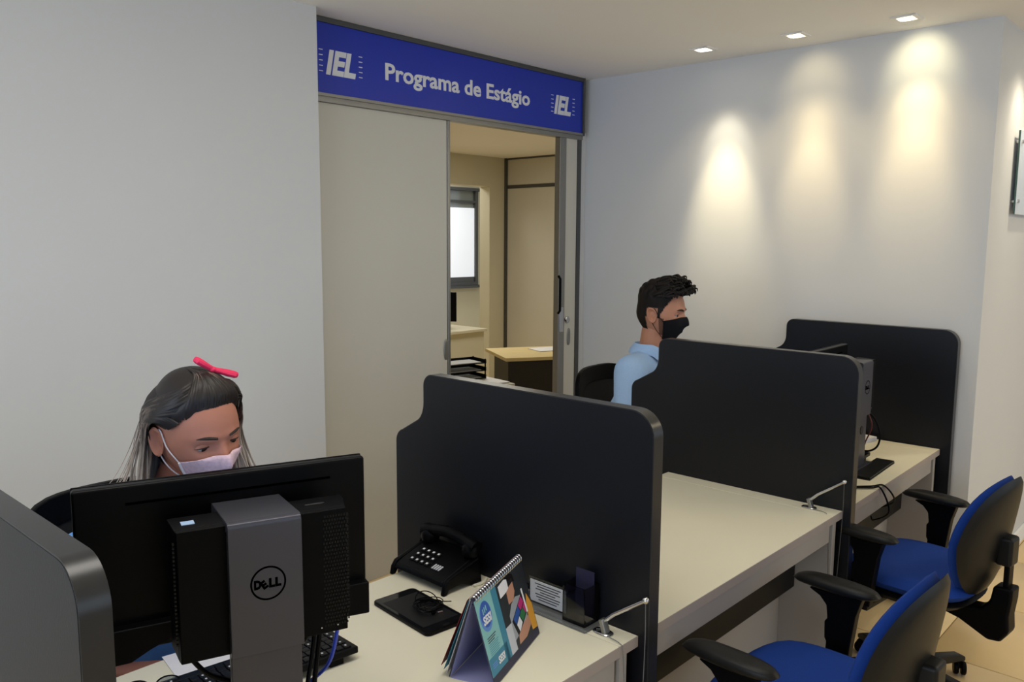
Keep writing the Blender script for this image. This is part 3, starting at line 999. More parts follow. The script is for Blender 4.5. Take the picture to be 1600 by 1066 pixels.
R4 = lambda a, b, c, d: [(a, c), (b, c), (b, d), (a, d)]
fcov = sheet(face, R4(0, 1, 0, 1), 0, 0.002, 'front_board', 'navy_card', cal)
sheet(face, R4(0.004, 0.996, 0.0, 0.995), -0.0008, -0.0002, 'front_lining', 'lilac_card', cal)
bcov = sheet(back, R4(0, 1, 0, 1), 0, 0.002, 'back_board', 'navy_card', cal)
sheet(back, R4(0.004, 0.996, 0.0, 0.995), -0.0008, -0.0002, 'back_lining', 'lilac_card', cal)
for k, (mm, off) in enumerate((('paper_white', 0.0035), ('teal_dark', 0.006), ('red_card', 0.009))):
    sheet(lambda u, v, o: back(u, v, o + (1 - v) * 0.006 * (k + 1)), R4(0.0, 0.98, 0.02 + 0.03 * k, 0.97), off, off + 0.0006, 'page', mm, cal)
MB().box(0, CL, 0.003, CDp - 0.003, 0.0, 0.0018).build('base_board', 'lilac_card', cal)
pg = sheet(face, R4(0.0, 0.985, 0.10, 0.97), 0.0022, 0.0028, 'cover_page', 'teal_print', cal)


def printed(poly, m, lvl, name='print'):
    return sheet(face, poly, 0.0028, 0.0029 + 0.0001 * lvl, name, m, pg)


printed(R4(0.0, 0.36, 0.10, 0.30), 'teal_dark', 1)
printed(R4(0.30, 0.40, 0.10, 0.97), 'teal_dark', 1)
printed(R4(0.40, 0.985, 0.10, 0.97), 'photo_dark', 1)
printed([(0.13 + 0.105 * math.cos(a), 0.735 + 0.17 * math.sin(a)) for a in [2 * PI * k / 28 for k in range(28)]], 'badge_light', 2)
printed([(0.135 + 0.092 * math.cos(a), 0.755 + 0.145 * math.sin(a)) for a in [2 * PI * k / 28 for k in range(28)]], 'badge_blue', 3)
for k in range(3):
    printed(R4(0.06, 0.06 + 0.16 - 0.02 * k, 0.500 - 0.025 * k, 0.510 - 0.025 * k), 'ink', 2)
for k in range(6):
    printed(R4(0.06, 0.24 - 0.012 * (k % 3), 0.425 - 0.022 * k, 0.431 - 0.022 * k), 'teal_dark', 2)


def page_text(s, u, v, width, cap, bold=0.06, mtl='sign_white', lvl=4, ital=0.15):
    me, ww, y0, y1 = text_mesh(s, cap / 0.7, bold=bold * cap, shear=ital, depth=0.0001, width=width)
    o0 = face(u, v, 0.0030 + 0.0001 * lvl)
    ex = Vector((1, 0, 0))
    ey = Vector((0, CDp / 2, CH)).normalized()
    ez = ex.cross(ey)
    Mx = Matrix(((ex.x, ey.x, ez.x, o0.x), (ex.y, ey.y, ez.y, o0.y), (ex.z, ey.z, ez.z, o0.z), (0, 0, 0, 1)))
    xform(me, Mx)
    return link_mesh('lettering', me, mtl, pg)


page_text('SESI', 0.065, 0.655, 0.040, 0.017)
for k in range(3):
    printed(R4(0.09 + 0.03 * k, 0.105 + 0.03 * k, 0.765 + 0.01 * k, 0.83 + 0.008 * k), 'teal_print', 5)
page_text('SESI', 0.15, 0.165, 0.034, 0.014)
for k in range(3):
    printed(R4(0.04, 0.125, 0.175 + 0.022 * k, 0.187 + 0.022 * k), 'badge_light', 5)
# photograph on the cover: child with headset, tablet, hands
printed(R4(0.40, 0.52, 0.10, 0.42), 'paper_grey', 2)
printed([(0.52, 0.20), (0.52, 0.50), (0.60, 0.60), (0.70, 0.64), (0.82, 0.60), (0.86, 0.45), (0.84, 0.28)], 'photo_shirt', 2)
printed([(0.56, 0.62), (0.57, 0.84), (0.64, 0.90), (0.72, 0.84), (0.72, 0.70), (0.66, 0.62)], 'photo_skin', 3)
printed([(0.58, 0.86), (0.60, 0.93), (0.68, 0.94), (0.75, 0.90), (0.76, 0.80), (0.71, 0.84)], 'hair_dark', 4)
printed([(0.44, 0.76), (0.44, 0.90), (0.57, 0.92), (0.62, 0.90), (0.62, 0.79), (0.56, 0.77)], 'paper_white', 5)
printed([(0.62, 0.80), (0.62, 0.87), (0.72, 0.86), (0.72, 0.82)], 'ink_black', 5)
printed([(0.54, 0.42), (0.83, 0.62), (0.90, 0.40), (0.60, 0.20)], 'ink_black', 4)
printed([(0.57, 0.43), (0.70, 0.52), (0.73, 0.44), (0.60, 0.35)], 'photo_blue', 6)
printed([(0.71, 0.525), (0.80, 0.59), (0.83, 0.51), (0.74, 0.445)], 'photo_magenta', 6)
printed([(0.61, 0.34), (0.69, 0.40), (0.72, 0.31), (0.64, 0.24)], 'paper_white', 6)
printed([(0.70, 0.40), (0.78, 0.46), (0.82, 0.37), (0.74, 0.31)], 'photo_green', 6)
printed([(0.79, 0.46), (0.84, 0.50), (0.87, 0.41), (0.82, 0.37)], 'photo_magenta', 6)
printed([(0.58, 0.12), (0.60, 0.22), (0.72, 0.28), (0.86, 0.32), (0.88, 0.20), (0.74, 0.12)], 'photo_skin', 5)
printed([(0.88, 0.12), (0.86, 0.40), (0.92, 0.56), (0.985, 0.40), (0.985, 0.10)], 'photo_orange', 5)
printed([(0.845, 0.36), (0.835, 0.66), (0.86, 0.66), (0.875, 0.36)], 'paper_white', 7)
nr = 24
for k in range(nr):
    u = (k + 0.5) / nr
    c = Vector((u * CL, CDp / 2, CH - 0.002))
    pts = [c + Vector((0.0007 * math.sin(a), 0.0078 * math.cos(a), 0.0088 * math.sin(a))) for a in [2 * PI * q / 12 for q in range(13)]]
    for dx in (-0.0014, 0.0014):
        MB().tube([p_ + Vector((dx, 0, 0)) for p_ in pts], 0.0008, 5, cap=False).build('spiral_ring', 'chrome', cal, smooth=True)

# ------------------------------------------------------------------ acrylic organiser
ac = thing('desk_organiser', 'smoked acrylic pen cup with card holder against the partition', 'desk organiser', (-0.044, 0.195, D), 0)
MB().box(-0.038, 0.036, -0.100, 0.150, 0.0, 0.004).build('base_plate', 'clear_acrylic', ac, bevel=0.0008, seg=1)
cup = MB()
X0, X1, Y0, Y1, H, T = -0.022, 0.034, -0.086, -0.018, 0.100, 0.0025
cup.box(X0, X1, Y0, Y0 + T, 0.0042, H).box(X0, X1, Y1 - T, Y1, 0.0042, H).box(X0, X0 + T, Y0 + T, Y1 - T, 0.0042, H).box(X1 - T, X1, Y0 + T, Y1 - T, 0.0042, H)
cup.box(X0 + T, X1 - T, Y0 + T, Y1 - T, 0.0042, 0.0075)
cup.build('pen_cup', 'smoke_acrylic', ac, merge=False)
MB().box(X1 - 0.012, X1 - 0.0105, Y0 + 0.006, Y1 - 0.006, 0.008, 0.128).build('blue_card', 'navy_card', ac)
MB().box(0.004, 0.006, -0.012, 0.115, 0.0042, 0.072).build('card_holder', 'smoke_acrylic', ac)
cd_ = MB().box(0.0005, 0.003, -0.010, 0.108, 0.010, 0.066).build('card', 'paper_grey', ac, bevel=0.0004, seg=1)
for k in range(7):
    wd = [0.085, 0.07, 0.08, 0.05, 0.082, 0.075, 0.06][k]
    MB().box(0.0001, 0.0006, 0.049 - wd / 2, 0.049 + wd / 2, 0.058 - k * 0.0068, 0.0605 - k * 0.0068).build('text_line', 'ink', cd_)
MB().box(-0.006, 0.004, 0.112, 0.150, 0.0042, 0.05).build('note_tray', 'smoke_acrylic', ac)

# ------------------------------------------------------------------ pens on ball chains


def chain_pts(pts, pitch):
    P = spline(pts, 120)
    out = [P[0]]
    acc = 0
    for a, b in zip(P, P[1:]):
        seg = (b - a).length
        while acc + seg >= pitch and seg > 1e-9:
            t = (pitch - acc) / seg
            a = a + (b - a) * t
            out.append(a)
            seg = (b - a).length
            acc = 0
        acc += seg
    return out


def make_pen(label, x, y):
    t = thing('chained_pen', label, 'pen', (x, y, D), 0, group='silver counter pens on chains')
    MB().slab(0.016, 0.026, 0.006, lambda a, b, c: (a, b, 0.003 + c), ex=3).build('base_plate', 'chrome', t, smooth=True)
    M_ = Matrix.Translation((0, -0.004, 0.016)) @ Matrix.Rotation(-0.35, 4, 'X')
    MB().box(-0.010, 0.010, -0.006, 0.006, -0.014, 0.020, M_).build('swivel_block', 'aluminium', t, bevel=0.002)
    MB().tube([(0, 0.004, 0.024), (0, -0.03, 0.056), (0, -0.112, 0.113)], [0.0056, 0.0052, 0.0048], 14).build('barrel', 'chrome', t, smooth=True)
    MB().sphere((0, -0.117, 0.117), 0.0082, 14, 9).build('end_ball', 'chrome', t, smooth=True)
    ch = MB()
    for q in chain_pts([(0, -0.117, 0.110), (0.002, -0.117, 0.02), (0.004, -0.112, -0.12), (0.0, -0.105, -0.30), (-0.012, -0.098, -0.36), (-0.026, -0.092, -0.30),
                        (-0.028, -0.085, -0.12), (-0.024, -0.074, -0.012), (-0.022, -0.064, 0.0035), (-0.012, -0.025, 0.0035), (0.0, 0.004, 0.007), (-0.006, 0.014, 0.008)], 0.0034):
        ch.sphere(q, 0.0015, 6, 4)
    o = ch.build('ball_chain', 'chain_steel', t, smooth=True, merge=False)
    o['kind'] = 'stuff'
    return t


make_pen('silver pen on a ball chain at the corner of the near desk', -0.046, 0.068)
make_pen('silver pen on a ball chain on the empty desk', 1.205, 0.098)

# ================================================================== CHAIRS


def wheel_base(t, R=0.30, zc=0.115, topz=0.40):
    MB().lathe([(0, 0.06), (0.045, 0.06), (0.048, 0.13), (0.034, 0.15), (0.034, topz - 0.12), (0.022, topz - 0.115), (0.022, topz), (0, topz)], 20).build('gas_column', 'plastic_black', t, smooth=True)
    for k in range(5):
        a = 2 * PI * k / 5 + 0.35
        c, s = math.cos(a), math.sin(a)
        M_ = Matrix.Rotation(a, 4, 'Z')
        pr = [(0.03, 0.075), (0.03, 0.125), (0.10, 0.122), (R - 0.02, 0.092), (R + 0.012, 0.075), (R + 0.012, 0.058), (R - 0.03, 0.062), (0.10, 0.082)]
        MB().prism(pr, lambda x, z: M_ @ Vector((x, -0.024 + 0.008 * x / R, z)), lambda x, z: M_ @ Vector((x, 0.024 - 0.008 * x / R, z))).build('base_leg', 'plastic_soft', t, bevel=0.005)
        cs = MB()
        for sd in (-1, 1):
            cs.lathe([(0, -0.009), (0.022, -0.009), (0.026, -0.005), (0.026, 0.005), (0.022, 0.009), (0, 0.009)], 18, M=Matrix.Translation((c * R, s * R, 0.027)) @ Matrix.Rotation(a + 0.8, 4, 'Z') @ Matrix.Translation((0, sd * 0.013, 0)) @ RX)
        cs.tube([(c * R, s * R, 0.027), (c * R, s * R, 0.066)], 0.008, 8)
        cs.build('caster', 'plastic_black', t, smooth=True)


def make_visitor_chair(label, loc, rot):
    t = thing('visitor_chair', label, 'chair', loc, rot, group='blue visitor chairs in front of the desks')
    SZ = 0.475
    sag = lambda y: -0.9 * max(0.0, -y - 0.13) ** 2 * 3
    MB().slab(0.245, 0.235, 0.085, lambda x, y, z: (x, y, SZ + z + sag(y) + 0.25 * x * x), ex=2.9, edge=4).build('seat', 'blue_fabric', t, smooth=True, angle=1.2)
    MB().slab(0.236, 0.226, 0.05, lambda x, y, z: (x, y, SZ - 0.038 + z + sag(y) + 0.2 * x * x), ex=2.9, edge=8).build('seat_shell', 'plastic_black', t, smooth=True, angle=1.2)
    # backrest: wraps slightly forward, leans back, narrower towards its foot
    lean = math.radians(9)

    def bk(off):
        def fn(x, y, z):
            q = y
            yy = 0.250 + off + z - 1.15 * x * x + q * math.sin(lean) - 0.35 * max(0, -q - 0.02) ** 2
            return (x, yy, 0.678 + q * math.cos(lean))
        return fn

    shp = lambda x, y: (x * (1 - 0.16 * max(0, -y) / 0.2 - 0.06 * max(0, y) / 0.2), y)
    MB().slab(0.215, 0.212, 0.062, bk(0.0), ex=2.4, edge=3.2, shape=shp).build('backrest', 'blue_fabric', t, smooth=True, angle=1.2)
    MB().slab(0.218, 0.215, 0.036, bk(0.028), ex=2.4, edge=5, shape=shp).build('back_shell', 'plastic_soft', t, smooth=True, angle=1.2)
    kb = MB().box(-0.036, 0.036, 0.278, 0.330, 0.590, 0.690).build('height_knob', 'plastic_soft', t, bevel=0.012, seg=3)
    MB().box(-0.022, 0.022, 0.304, 0.322, 0.40, 0.60).build('back_bar', 'plastic_black', t, bevel=0.004)
    pr = [(0.02, 0.395), (0.02, 0.425), (0.19, 0.420), (0.245, 0.425), (0.272, 0.46), (0.280, 0.515), (0.340, 0.520), (0.340, 0.48), (0.333, 0.42), (0.338, 0.365), (0.313, 0.325), (0.273, 0.320), (0.18, 0.362)]
    MB().prism(pr, lambda a, b: (-0.036, a, b), lambda a, b: (0.036, a, b)).build('back_bracket', 'plastic_black', t, bevel=0.010, seg=3)
    MB().box(-0.09, 0.09, -0.10, 0.10, 0.392, 0.432).build('mechanism', 'steel_black', t, bevel=0.006)
    MB().tube([(-0.05, -0.02, 0.405), (-0.20, -0.03, 0.400), (-0.235, -0.03, 0.395)], [0.006, 0.006, 0.012], 8).build('lever', 'plastic_black', t, smooth=True)
    for s in (-1, 1):
        arm = MB().slab(0.038, 0.128, 0.036, lambda x, y, z: (s * 0.302 + x, -0.055 + y, 0.672 + z - 1.6 * max(0, -y - 0.06) ** 2 - 0.4 * max(0, y - 0.08) ** 2), ex=2.6, edge=3.5)
        ap = arm.build('armrest', 'plastic_soft', t, smooth=True, angle=1.2)
        pr = [(-0.130, 0.648), (-0.03, 0.655), (0.028, 0.655), (0.012, 0.60), (0.000, 0.50), (-0.006, 0.42), (-0.075, 0.42), (-0.070, 0.50), (-0.076, 0.51), (-0.078, 0.56), (-0.070, 0.57), (-0.075, 0.61), (-0.095, 0.632)]
        MB().prism(pr, lambda a, b: (s * 0.302 - 0.017, a, b), lambda a, b: (s * 0.302 + 0.017, a, b)).build('arm_post', 'plastic_black', ap, bevel=0.004)
        MB().box(*(sorted((s * 0.06, s * 0.318))), -0.070, -0.012, 0.405, 0.423).build('arm_bracket', 'steel_black', ap, bevel=0.003)
    wheel_base(t)
    return t


def make_staff_chair(label, loc, rot, zb=0.0):
    t = thing('office_chair', label, 'chair', loc, rot, group='black staff chairs behind the desks')
    SZ = 0.47
    MB().slab(0.245, 0.235, 0.07, lambda x, y, z: (x, y, SZ + z), ex=3, edge=4).build('seat', 'mesh_black', t, smooth=True, angle=1.2)
    zc, hh, ww = 0.79 + zb, 0.245, 0.225
    ex = 4.2
    outer, inner = [], []
    for k in range(56):
        a = 2 * PI * k / 56
        c, s = math.cos(a), math.sin(a)
        Rr = (abs(c) ** ex + abs(s) ** ex) ** (-1 / ex)
        x, z = ww * Rr * c, hh * Rr * s
        outer.append((x * (1 + 0.05 * z / hh), z))
        inner.append((x * 0.80 * (1 + 0.05 * z / hh), z * 0.74 - 0.012))
    yb = lambda x, z: 0.245 - 0.55 * x * x + 0.10 * z
    mb = MB()
    n = 56
    vs_ = [(x, yb(x, z) - 0.012, zc + z) for x, z in outer] + [(x, yb(x, z) + 0.012, zc + z) for x, z in outer] + [(x, yb(x, z) - 0.010, zc + z) for x, z in inner] + [(x, yb(x, z) + 0.012, zc + z) for x, z in inner]
    fs_ = []
    for i in range(n):
        j = (i + 1) % n
        fs_ += [(i, j, n + j, n + i), (i, 2 * n + i, 2 * n + j, j), (n + i, n + j, 3 * n + j, 3 * n + i), (2 * n + i, 3 * n + i, 3 * n + j, 2 * n + j)]
    mb.add(vs_, fs_).build('back_frame', 'plastic_black', t, bevel=0.004)
    MB().slab(ww * 0.84, hh * 0.78, 0.006, lambda x, y, z: (x, yb(x, y) + z, zc - 0.012 + y), ex=ex, edge=8).build('back_mesh', 'mesh_black', t, smooth=True)
    pr = [(0.0, 0.395), (0.0, 0.43), (0.24, 0.43), (0.262, 0.50), (0.262, zc - 0.05), (0.285, zc - 0.05), (0.29, 0.46), (0.26, 0.395)]
    MB().prism(pr, lambda a, b: (-0.03, a, b), lambda a, b: (0.03, a, b)).build('back_bracket', 'plastic_black', t, bevel=0.006)
    MB().box(-0.09, 0.09, -0.10, 0.10, 0.392, 0.436).build('mechanism', 'steel_black', t, bevel=0.006)
    wheel_base(t)
    return t


make_visitor_chair('blue chair in front of the empty desk, nearest the camera', (0.470, -0.215, 0), PI + math.radians(-2))
make_visitor_chair('blue chair farther back, in front of the man\'s desk', (1.570, -0.150, 0), PI + math.radians(-6.5))
make_staff_chair('black mesh-back chair behind the woman', (-0.695, 1.05, 0), math.radians(2), -0.045)
make_staff_chair('black mesh-back chair behind the man', (1.765, 1.175, 0), math.radians(3), 0.01)

# ================================================================== PEOPLE


def capsule(mb, p0, p1, r0, r1, seg=16, hs=5):
    p0, p1 = Vector(p0), Vector(p1)
    d = p1 - p0
    L = d.length
    d.normalize()
    prof = []
    for k in range(hs):
        a = PI / 2 * k / hs
        prof.append((-r0 * math.cos(a), r0 * math.sin(a)))
    prof[0] = (-r0, r0 * 0.02)
    prof.append((0, r0))
    prof.append((L, r1))
    for k in range(1, hs):
        a = PI / 2 * k / hs
        prof.append((L + r1 * math.sin(a), r1 * math.cos(a)))
    prof.append((L + r1, r1 * 0.02))
    u = d.orthogonal().normalized()
    v = d.cross(u)
    vs_ = []
    for z, r in prof:
        for k in range(seg):
            a = 2 * PI * k / seg
            vs_.append(p0 + d * z + (u * math.cos(a) + v * math.sin(a)) * r)
    fs_ = []
    n = len(prof)
    for i in range(n - 1):
        for k in range(seg):
            fs_.append((i * seg + k, i * seg + (k + 1) % seg, (i + 1) * seg + (k + 1) % seg, (i + 1) * seg + k))
    fs_.append(tuple(range(seg))[::-1])
    fs_.append(tuple((n - 1) * seg + k for k in range(seg)))
    mb.add(vs_, fs_)


def union_mesh(mb, voxel, smooth_it=6, fac=0.5):
    me = bpy.data.meshes.new('tmp')
    me.from_pydata([tuple(p) for p in mb.v], [], mb.f)
    bm = bmesh.new()
    bm.from_mesh(me)
    bmesh.ops.recalc_face_normals(bm, faces=bm.faces)
    bm.to_mesh(me)
    bm.free()
    o = bpy.data.objects.new('tmp', me)
    col.objects.link(o)
    md = o.modifiers.new('r', 'REMESH')
    md.mode = 'VOXEL'
    md.voxel_size = voxel
    md.use_smooth_shade = True
    sm = o.modifiers.new('s', 'SMOOTH')
    sm.factor = fac
    sm.iterations = smooth_it
    dg = bpy.context.evaluated_depsgraph_get()
    out = bpy.data.meshes.new_from_object(o.evaluated_get(dg))
    bpy.data.objects.remove(o)
    return out


def head_fn(TH_, PH_):
    """unit head surface (facing -Y). TH longitude (0 front, + to +X), PH latitude, radians"""
    dx = np.sin(TH_) * np.cos(PH_)
    dy = -np.cos(TH_) * np.cos(PH_)
    dz = np.sin(PH_)
    a, b, c, p = 0.074, 0.093, 0.117, 2.25
    r = (np.abs(dx / a) ** p + np.abs(dy / b) ** p + np.abs(dz / c) ** p) ** (-1 / p)
    x, y, z = dx * r, dy * r, dz * r
    t = smoothstep(0.0, -0.115, z)
    x = x * (1 - 0.36 * t)
    y = np.where(y > 0, y * (1 - 0.40 * t) * 1.05, y)
    wf = smoothstep(0.25, 0.65, -dy)
    ax = np.abs(x)
    nose = np.where(z > -0.036, smoothstep(0.016, -0.036, z), smoothstep(-0.052, -0.036, z))
    y = y - wf * 0.022 * np.exp(-(x / (0.009 + 0.005 * nose)) ** 2) * nose
    y = y + wf * 0.011 * np.exp(-((ax - 0.031) / 0.017) ** 2 - (z / 0.0115) ** 2)
    y = y - wf * 0.0035 * np.exp(-((ax - 0.028) / 0.024) ** 2 - ((z - 0.021) / 0.008) ** 2)
    y = y - wf * 0.004 * np.exp(-((ax - 0.045) / 0.02) ** 2 - ((z + 0.032) / 0.018) ** 2)
    y = y - wf * 0.006 * np.exp(-(x / 0.022) ** 2 - ((z + 0.068) / 0.009) ** 2)
    y = y - wf * 0.007 * np.exp(-(x / 0.02) ** 2 - ((z + 0.103) / 0.014) ** 2)
    return np.stack([x, y, z], -1)


def hp(th, ph, off=0.0):
    """point on / above the head surface, degrees"""
    th, ph = math.radians(th), math.radians(ph)
    q = head_fn(np.array(th), np.array(ph))
    d = Vector((math.sin(th) * math.cos(ph), -math.cos(th) * math.cos(ph), math.sin(ph)))
    return Vector(q) + d * off


def grid_faces(nu, nv, wrap):
    fs_ = []
    for j in range(nv - 1):
        for i in range(nu if wrap else nu - 1):
            i2 = (i + 1) % nu
            fs_.append((j * nu + i, j * nu + i2, (j + 1) * nu + i2, (j + 1) * nu + i))
    return fs_


def head_mesh_into(mb, M_):
    nu, nv = 120, 90
    th = np.linspace(-PI, PI, nu, endpoint=False)
    ph = np.linspace(-PI / 2 + 0.02, PI / 2 - 0.02, nv)
    T, Pp = np.meshgrid(th, ph)
    V = head_fn(T, Pp).reshape(-1, 3)
    fs_ = grid_faces(nu, nv, True)
    fs_ += [tuple(range(nu))[::-1], tuple((nv - 1) * nu + k for k in range(nu))]
    mb.add([M_ @ Vector(q) for q in V], fs_)
    # ears
    for s in (-1, 1):
        rings, seg = 9, 26
        vs_ = []
        for side in (0, 1):
            for j in range(rings):
                rho = j / (rings - 1)
                for k in range(seg):
                    a = 2 * PI * k / seg
                    ez = 0.031 * rho * math.sin(a) * (1.0 if math.sin(a) > 0 else 0.95)
                    ey = (0.0185 + 0.003 * math.sin(a)) * rho * math.cos(a)
                    rim = math.exp(-((rho - 0.86) / 0.13) ** 2) * (1.0 if math.cos(a) > -0.55 else 0.25)
                    conch = -0.007 * math.exp(-((rho - 0.35) / 0.3) ** 2)
                    xo = 0.004 + 0.0045 * rim + conch + 0.008 * (0.5 + 0.5 * math.cos(a)) * rho
                    if side:
                        xo = xo - 0.0045
                    if rho == 1:
                        xo = 0.004 + 0.008 * (0.5 + 0.5 * math.cos(a))
                    yy = 0.012 + ey - 0.15 * ez * -1
                    vs_.append(M_ @ Vector((s * (0.0725 + xo), yy, -0.006 + ez)))
        n1 = rings * seg
        fs_ = grid_faces(seg, rings, True)
        fs_ += [tuple(n1 + i for i in f)[::-1] for f in grid_faces(seg, rings, True)]
        mb.add(vs_, fs_)


def build_lids(mb, M_, up_to, low_to):
    for s in (-1, 1):
        c = Vector((s * 0.0315, -0.0665, 0.0))
        for lo, hi, r in ((up_to, 78, 0.0148), (-78, low_to, 0.0146)):
            nu, nv = 16, 8
            vs_ = []
            for j in range(nv):
                ph = math.radians(lo + (hi - lo) * j / (nv - 1))
                for i in range(nu):
                    th = math.radians(-78 + 156 * i / (nu - 1))
                    k = 1.22
                    vs_.append(M_ @ (c + Vector((k * r * math.sin(th) * math.cos(ph), -r * math.cos(th) * math.cos(ph), r * math.sin(ph) - 0.0022 * (math.sin(th) ** 2) * (1 if lo == up_to else -1)))))
            mb.add(vs_, grid_faces(nu, nv, False))


def face_parts(par, M_, up_to, gaze=0.0, brow_h=0.0215, brow_t=0.0036, brow_in=0.013):
    for s in (-1, 1):
        c = Vector((s * 0.0315, -0.0665, 0.0))
        mb = MB().sphere((0, 0, 0), 0.0132, 18, 12)
        mb.v = [M_ @ (c + Vector((q[0] * 1.1, q[1], q[2]))) for q in mb.v]
        ey = mb.build('eye', 'eye_white', par, smooth=True)
        ir = []
        g = math.radians(gaze)
        dirv = Vector((0, -math.cos(g), math.sin(g)))
        uu = Vector((1, 0, 0))
        vv = dirv.cross(uu)
        ring = [(0.0, 0.0138)] + [(0.0068, 0.0122)]
        vs_ = [M_ @ (c + dirv * 0.0139)]
        for k in range(16):
            a = 2 * PI * k / 16
            vs_.append(M_ @ (c + dirv * 0.0124 + (uu * math.cos(a) + vv * math.sin(a)) * 0.0072))
        MB().add(vs_, [(0, 1 + k, 1 + (k + 1) % 16) for k in range(16)]).build('iris', 'iris_dark', ey, smooth=True)
        # lash line
        pts = []
        for i in range(13):
            th = math.radians(-74 + 148 * i / 12)
            ph = math.radians(up_to)
            r = 0.0154
            pts.append(M_ @ (c + Vector((1.22 * r * math.sin(th) * math.cos(ph), -r * math.cos(th) * math.cos(ph), r * math.sin(ph) - 0.0022 * math.sin(th) ** 2))))
        MB().tube(pts, [0.0004 + 0.0009 * math.sin(PI * i / 12) for i in range(13)], 6).build('eyelash', 'brow_hair', par, smooth=True)
        # eyebrow
        vs_, n = [], 14
        for i in range(n):
            u = i / (n - 1)
            x = s * (brow_in + 0.036 * u)
            zc = brow_h + 0.0055 * math.sin(u * 2.3) - 0.003 * u
            hw = brow_t * (0.75 + 0.5 * u) * (1 - u ** 3) + 0.0004
            for dz, oo in ((-hw, 0.0012), (0, 0.0030), (hw, 0.0012)):
                zz = zc + dz
                # project to the face: search the direction
                th = math.atan2(x, 0.086)
                ph = math.atan2(zz, math.hypot(x, 0.086))
                for _ in range(6):
                    q = head_fn(np.array(th), np.array(ph))
                    th += (x - q[0]) * 9
                    ph += (zz - q[2]) * 9
                q = Vector(head_fn(np.array(th), np.array(ph)))
                vs_.append(M_ @ (q + Vector((0, -oo, 0))))
        fs_ = []
        for i in range(n - 1):
            for j in range(2):
                fs_.append((i * 3 + j, i * 3 + j + 1, (i + 1) * 3 + j + 1, (i + 1) * 3 + j))
        MB().add(vs_, fs_).build('eyebrow', 'brow_hair', par, smooth=True)


def make_mask(par, M_, m, strap, top=-0.006, side_top=-0.022, bottom=-0.118, side_bot=-0.088, wide=62, tent=0.004):
    nu, nv = 33, 19
    G = np.zeros((nv, nu, 3))
    for i in range(nu):
        u = -1 + 2 * i / (nu - 1)
        th = math.radians(wide * u)
        zt = top + (side_top - top) * abs(u) ** 1.6
        zb = bottom + (side_bot - bottom) * abs(u) ** 1.8
        for j in range(nv):
            z = zt + (zb - zt) * j / (nv - 1)
            ph = math.atan2(z, 0.088)
            for _ in range(8):
                q = head_fn(np.array(th), np.array(ph))
                ph += (z - q[2]) * 8
            q = head_fn(np.array(th), np.array(ph))
            d = np.array([math.sin(th), -math.cos(th), 0])
            G[j, i] = q + d * 0.004
    base = G.copy()
    # stretch the cloth over nose and chin
    for _ in range(26):
        S = G.copy()
        S[1:-1, 1:-1] = (G[:-2, 1:-1] + G[2:, 1:-1] + G[1:-1, :-2] + G[1:-1, 2:]) / 4
        S[1:-1, :, 1] = np.minimum(S[1:-1, :, 1], base[1:-1, :, 1])
        G = S
    G[:, :, 1] -= 0.002
    for j in range(nv):
        for i in range(nu):
            u = -1 + 2 * i / (nu - 1)
            v = j / (nv - 1)
            G[j, i, 1] -= tent * math.exp(-(u / 0.5) ** 2) * math.sin(PI * min(1, 0.15 + v)) + 0.0007 * math.sin(v * 26) * (1 - u * u)
    vs_ = [M_ @ Vector(q) for q in G.reshape(-1, 3)]
    inner = [M_ @ (Vector(q) + Vector((0, 0.0022, 0))) for q in G.reshape(-1, 3)]
    fs_ = grid_faces(nu, nv, False)
    n = nu * nv
    edge = [(j * nu, (j + 1) * nu) for j in range(nv - 1)] + [((j + 1) * nu + nu - 1, j * nu + nu - 1) for j in range(nv - 1)] + [(i + 1, i) for i in range(nu - 1)] + [((nv - 1) * nu + i, (nv - 1) * nu + i + 1) for i in range(nu - 1)]
    fs2 = fs_ + [tuple(n + k for k in f)[::-1] for f in fs_] + [(a, b, n + b, n + a) for a, b in edge]
    mk = MB().add(vs_ + inner, fs2).build('face_mask', m, par, smooth=True, angle=1.3)
    for s, i in ((-1, 0), (1, nu - 1)):
        top_p, bot_p = Vector(G[1, i]), Vector(G[nv - 2, i])
        ear_t, ear_b = Vector((s * 0.0765, 0.006, 0.022)), Vector((s * 0.073, 0.010, -0.036))
        mid = Vector((s * 0.072, 0.036, -0.004))
        mt = top_p.lerp(ear_t, 0.5) + Vector((s * 0.006, 0, 0))
        mbp = bot_p.lerp(ear_b, 0.5) + Vector((s * 0.008, 0, 0))
        P_ = spline([top_p, mt, ear_t, mid, ear_b, mbp, bot_p], 36)
        MB().tube([M_ @ q for q in P_], 0.0014, 6).build('ear_loop', strap, mk, smooth=True)
        side = [M_ @ (Vector(G[j, i]) + Vector((s * 0.0008, -0.001, 0))) for j in range(nv)]
        MB().tube(side, 0.0030, 6).build('mask_hem', strap if m == 'mask_pink' else m, mk, smooth=True)
    return mk


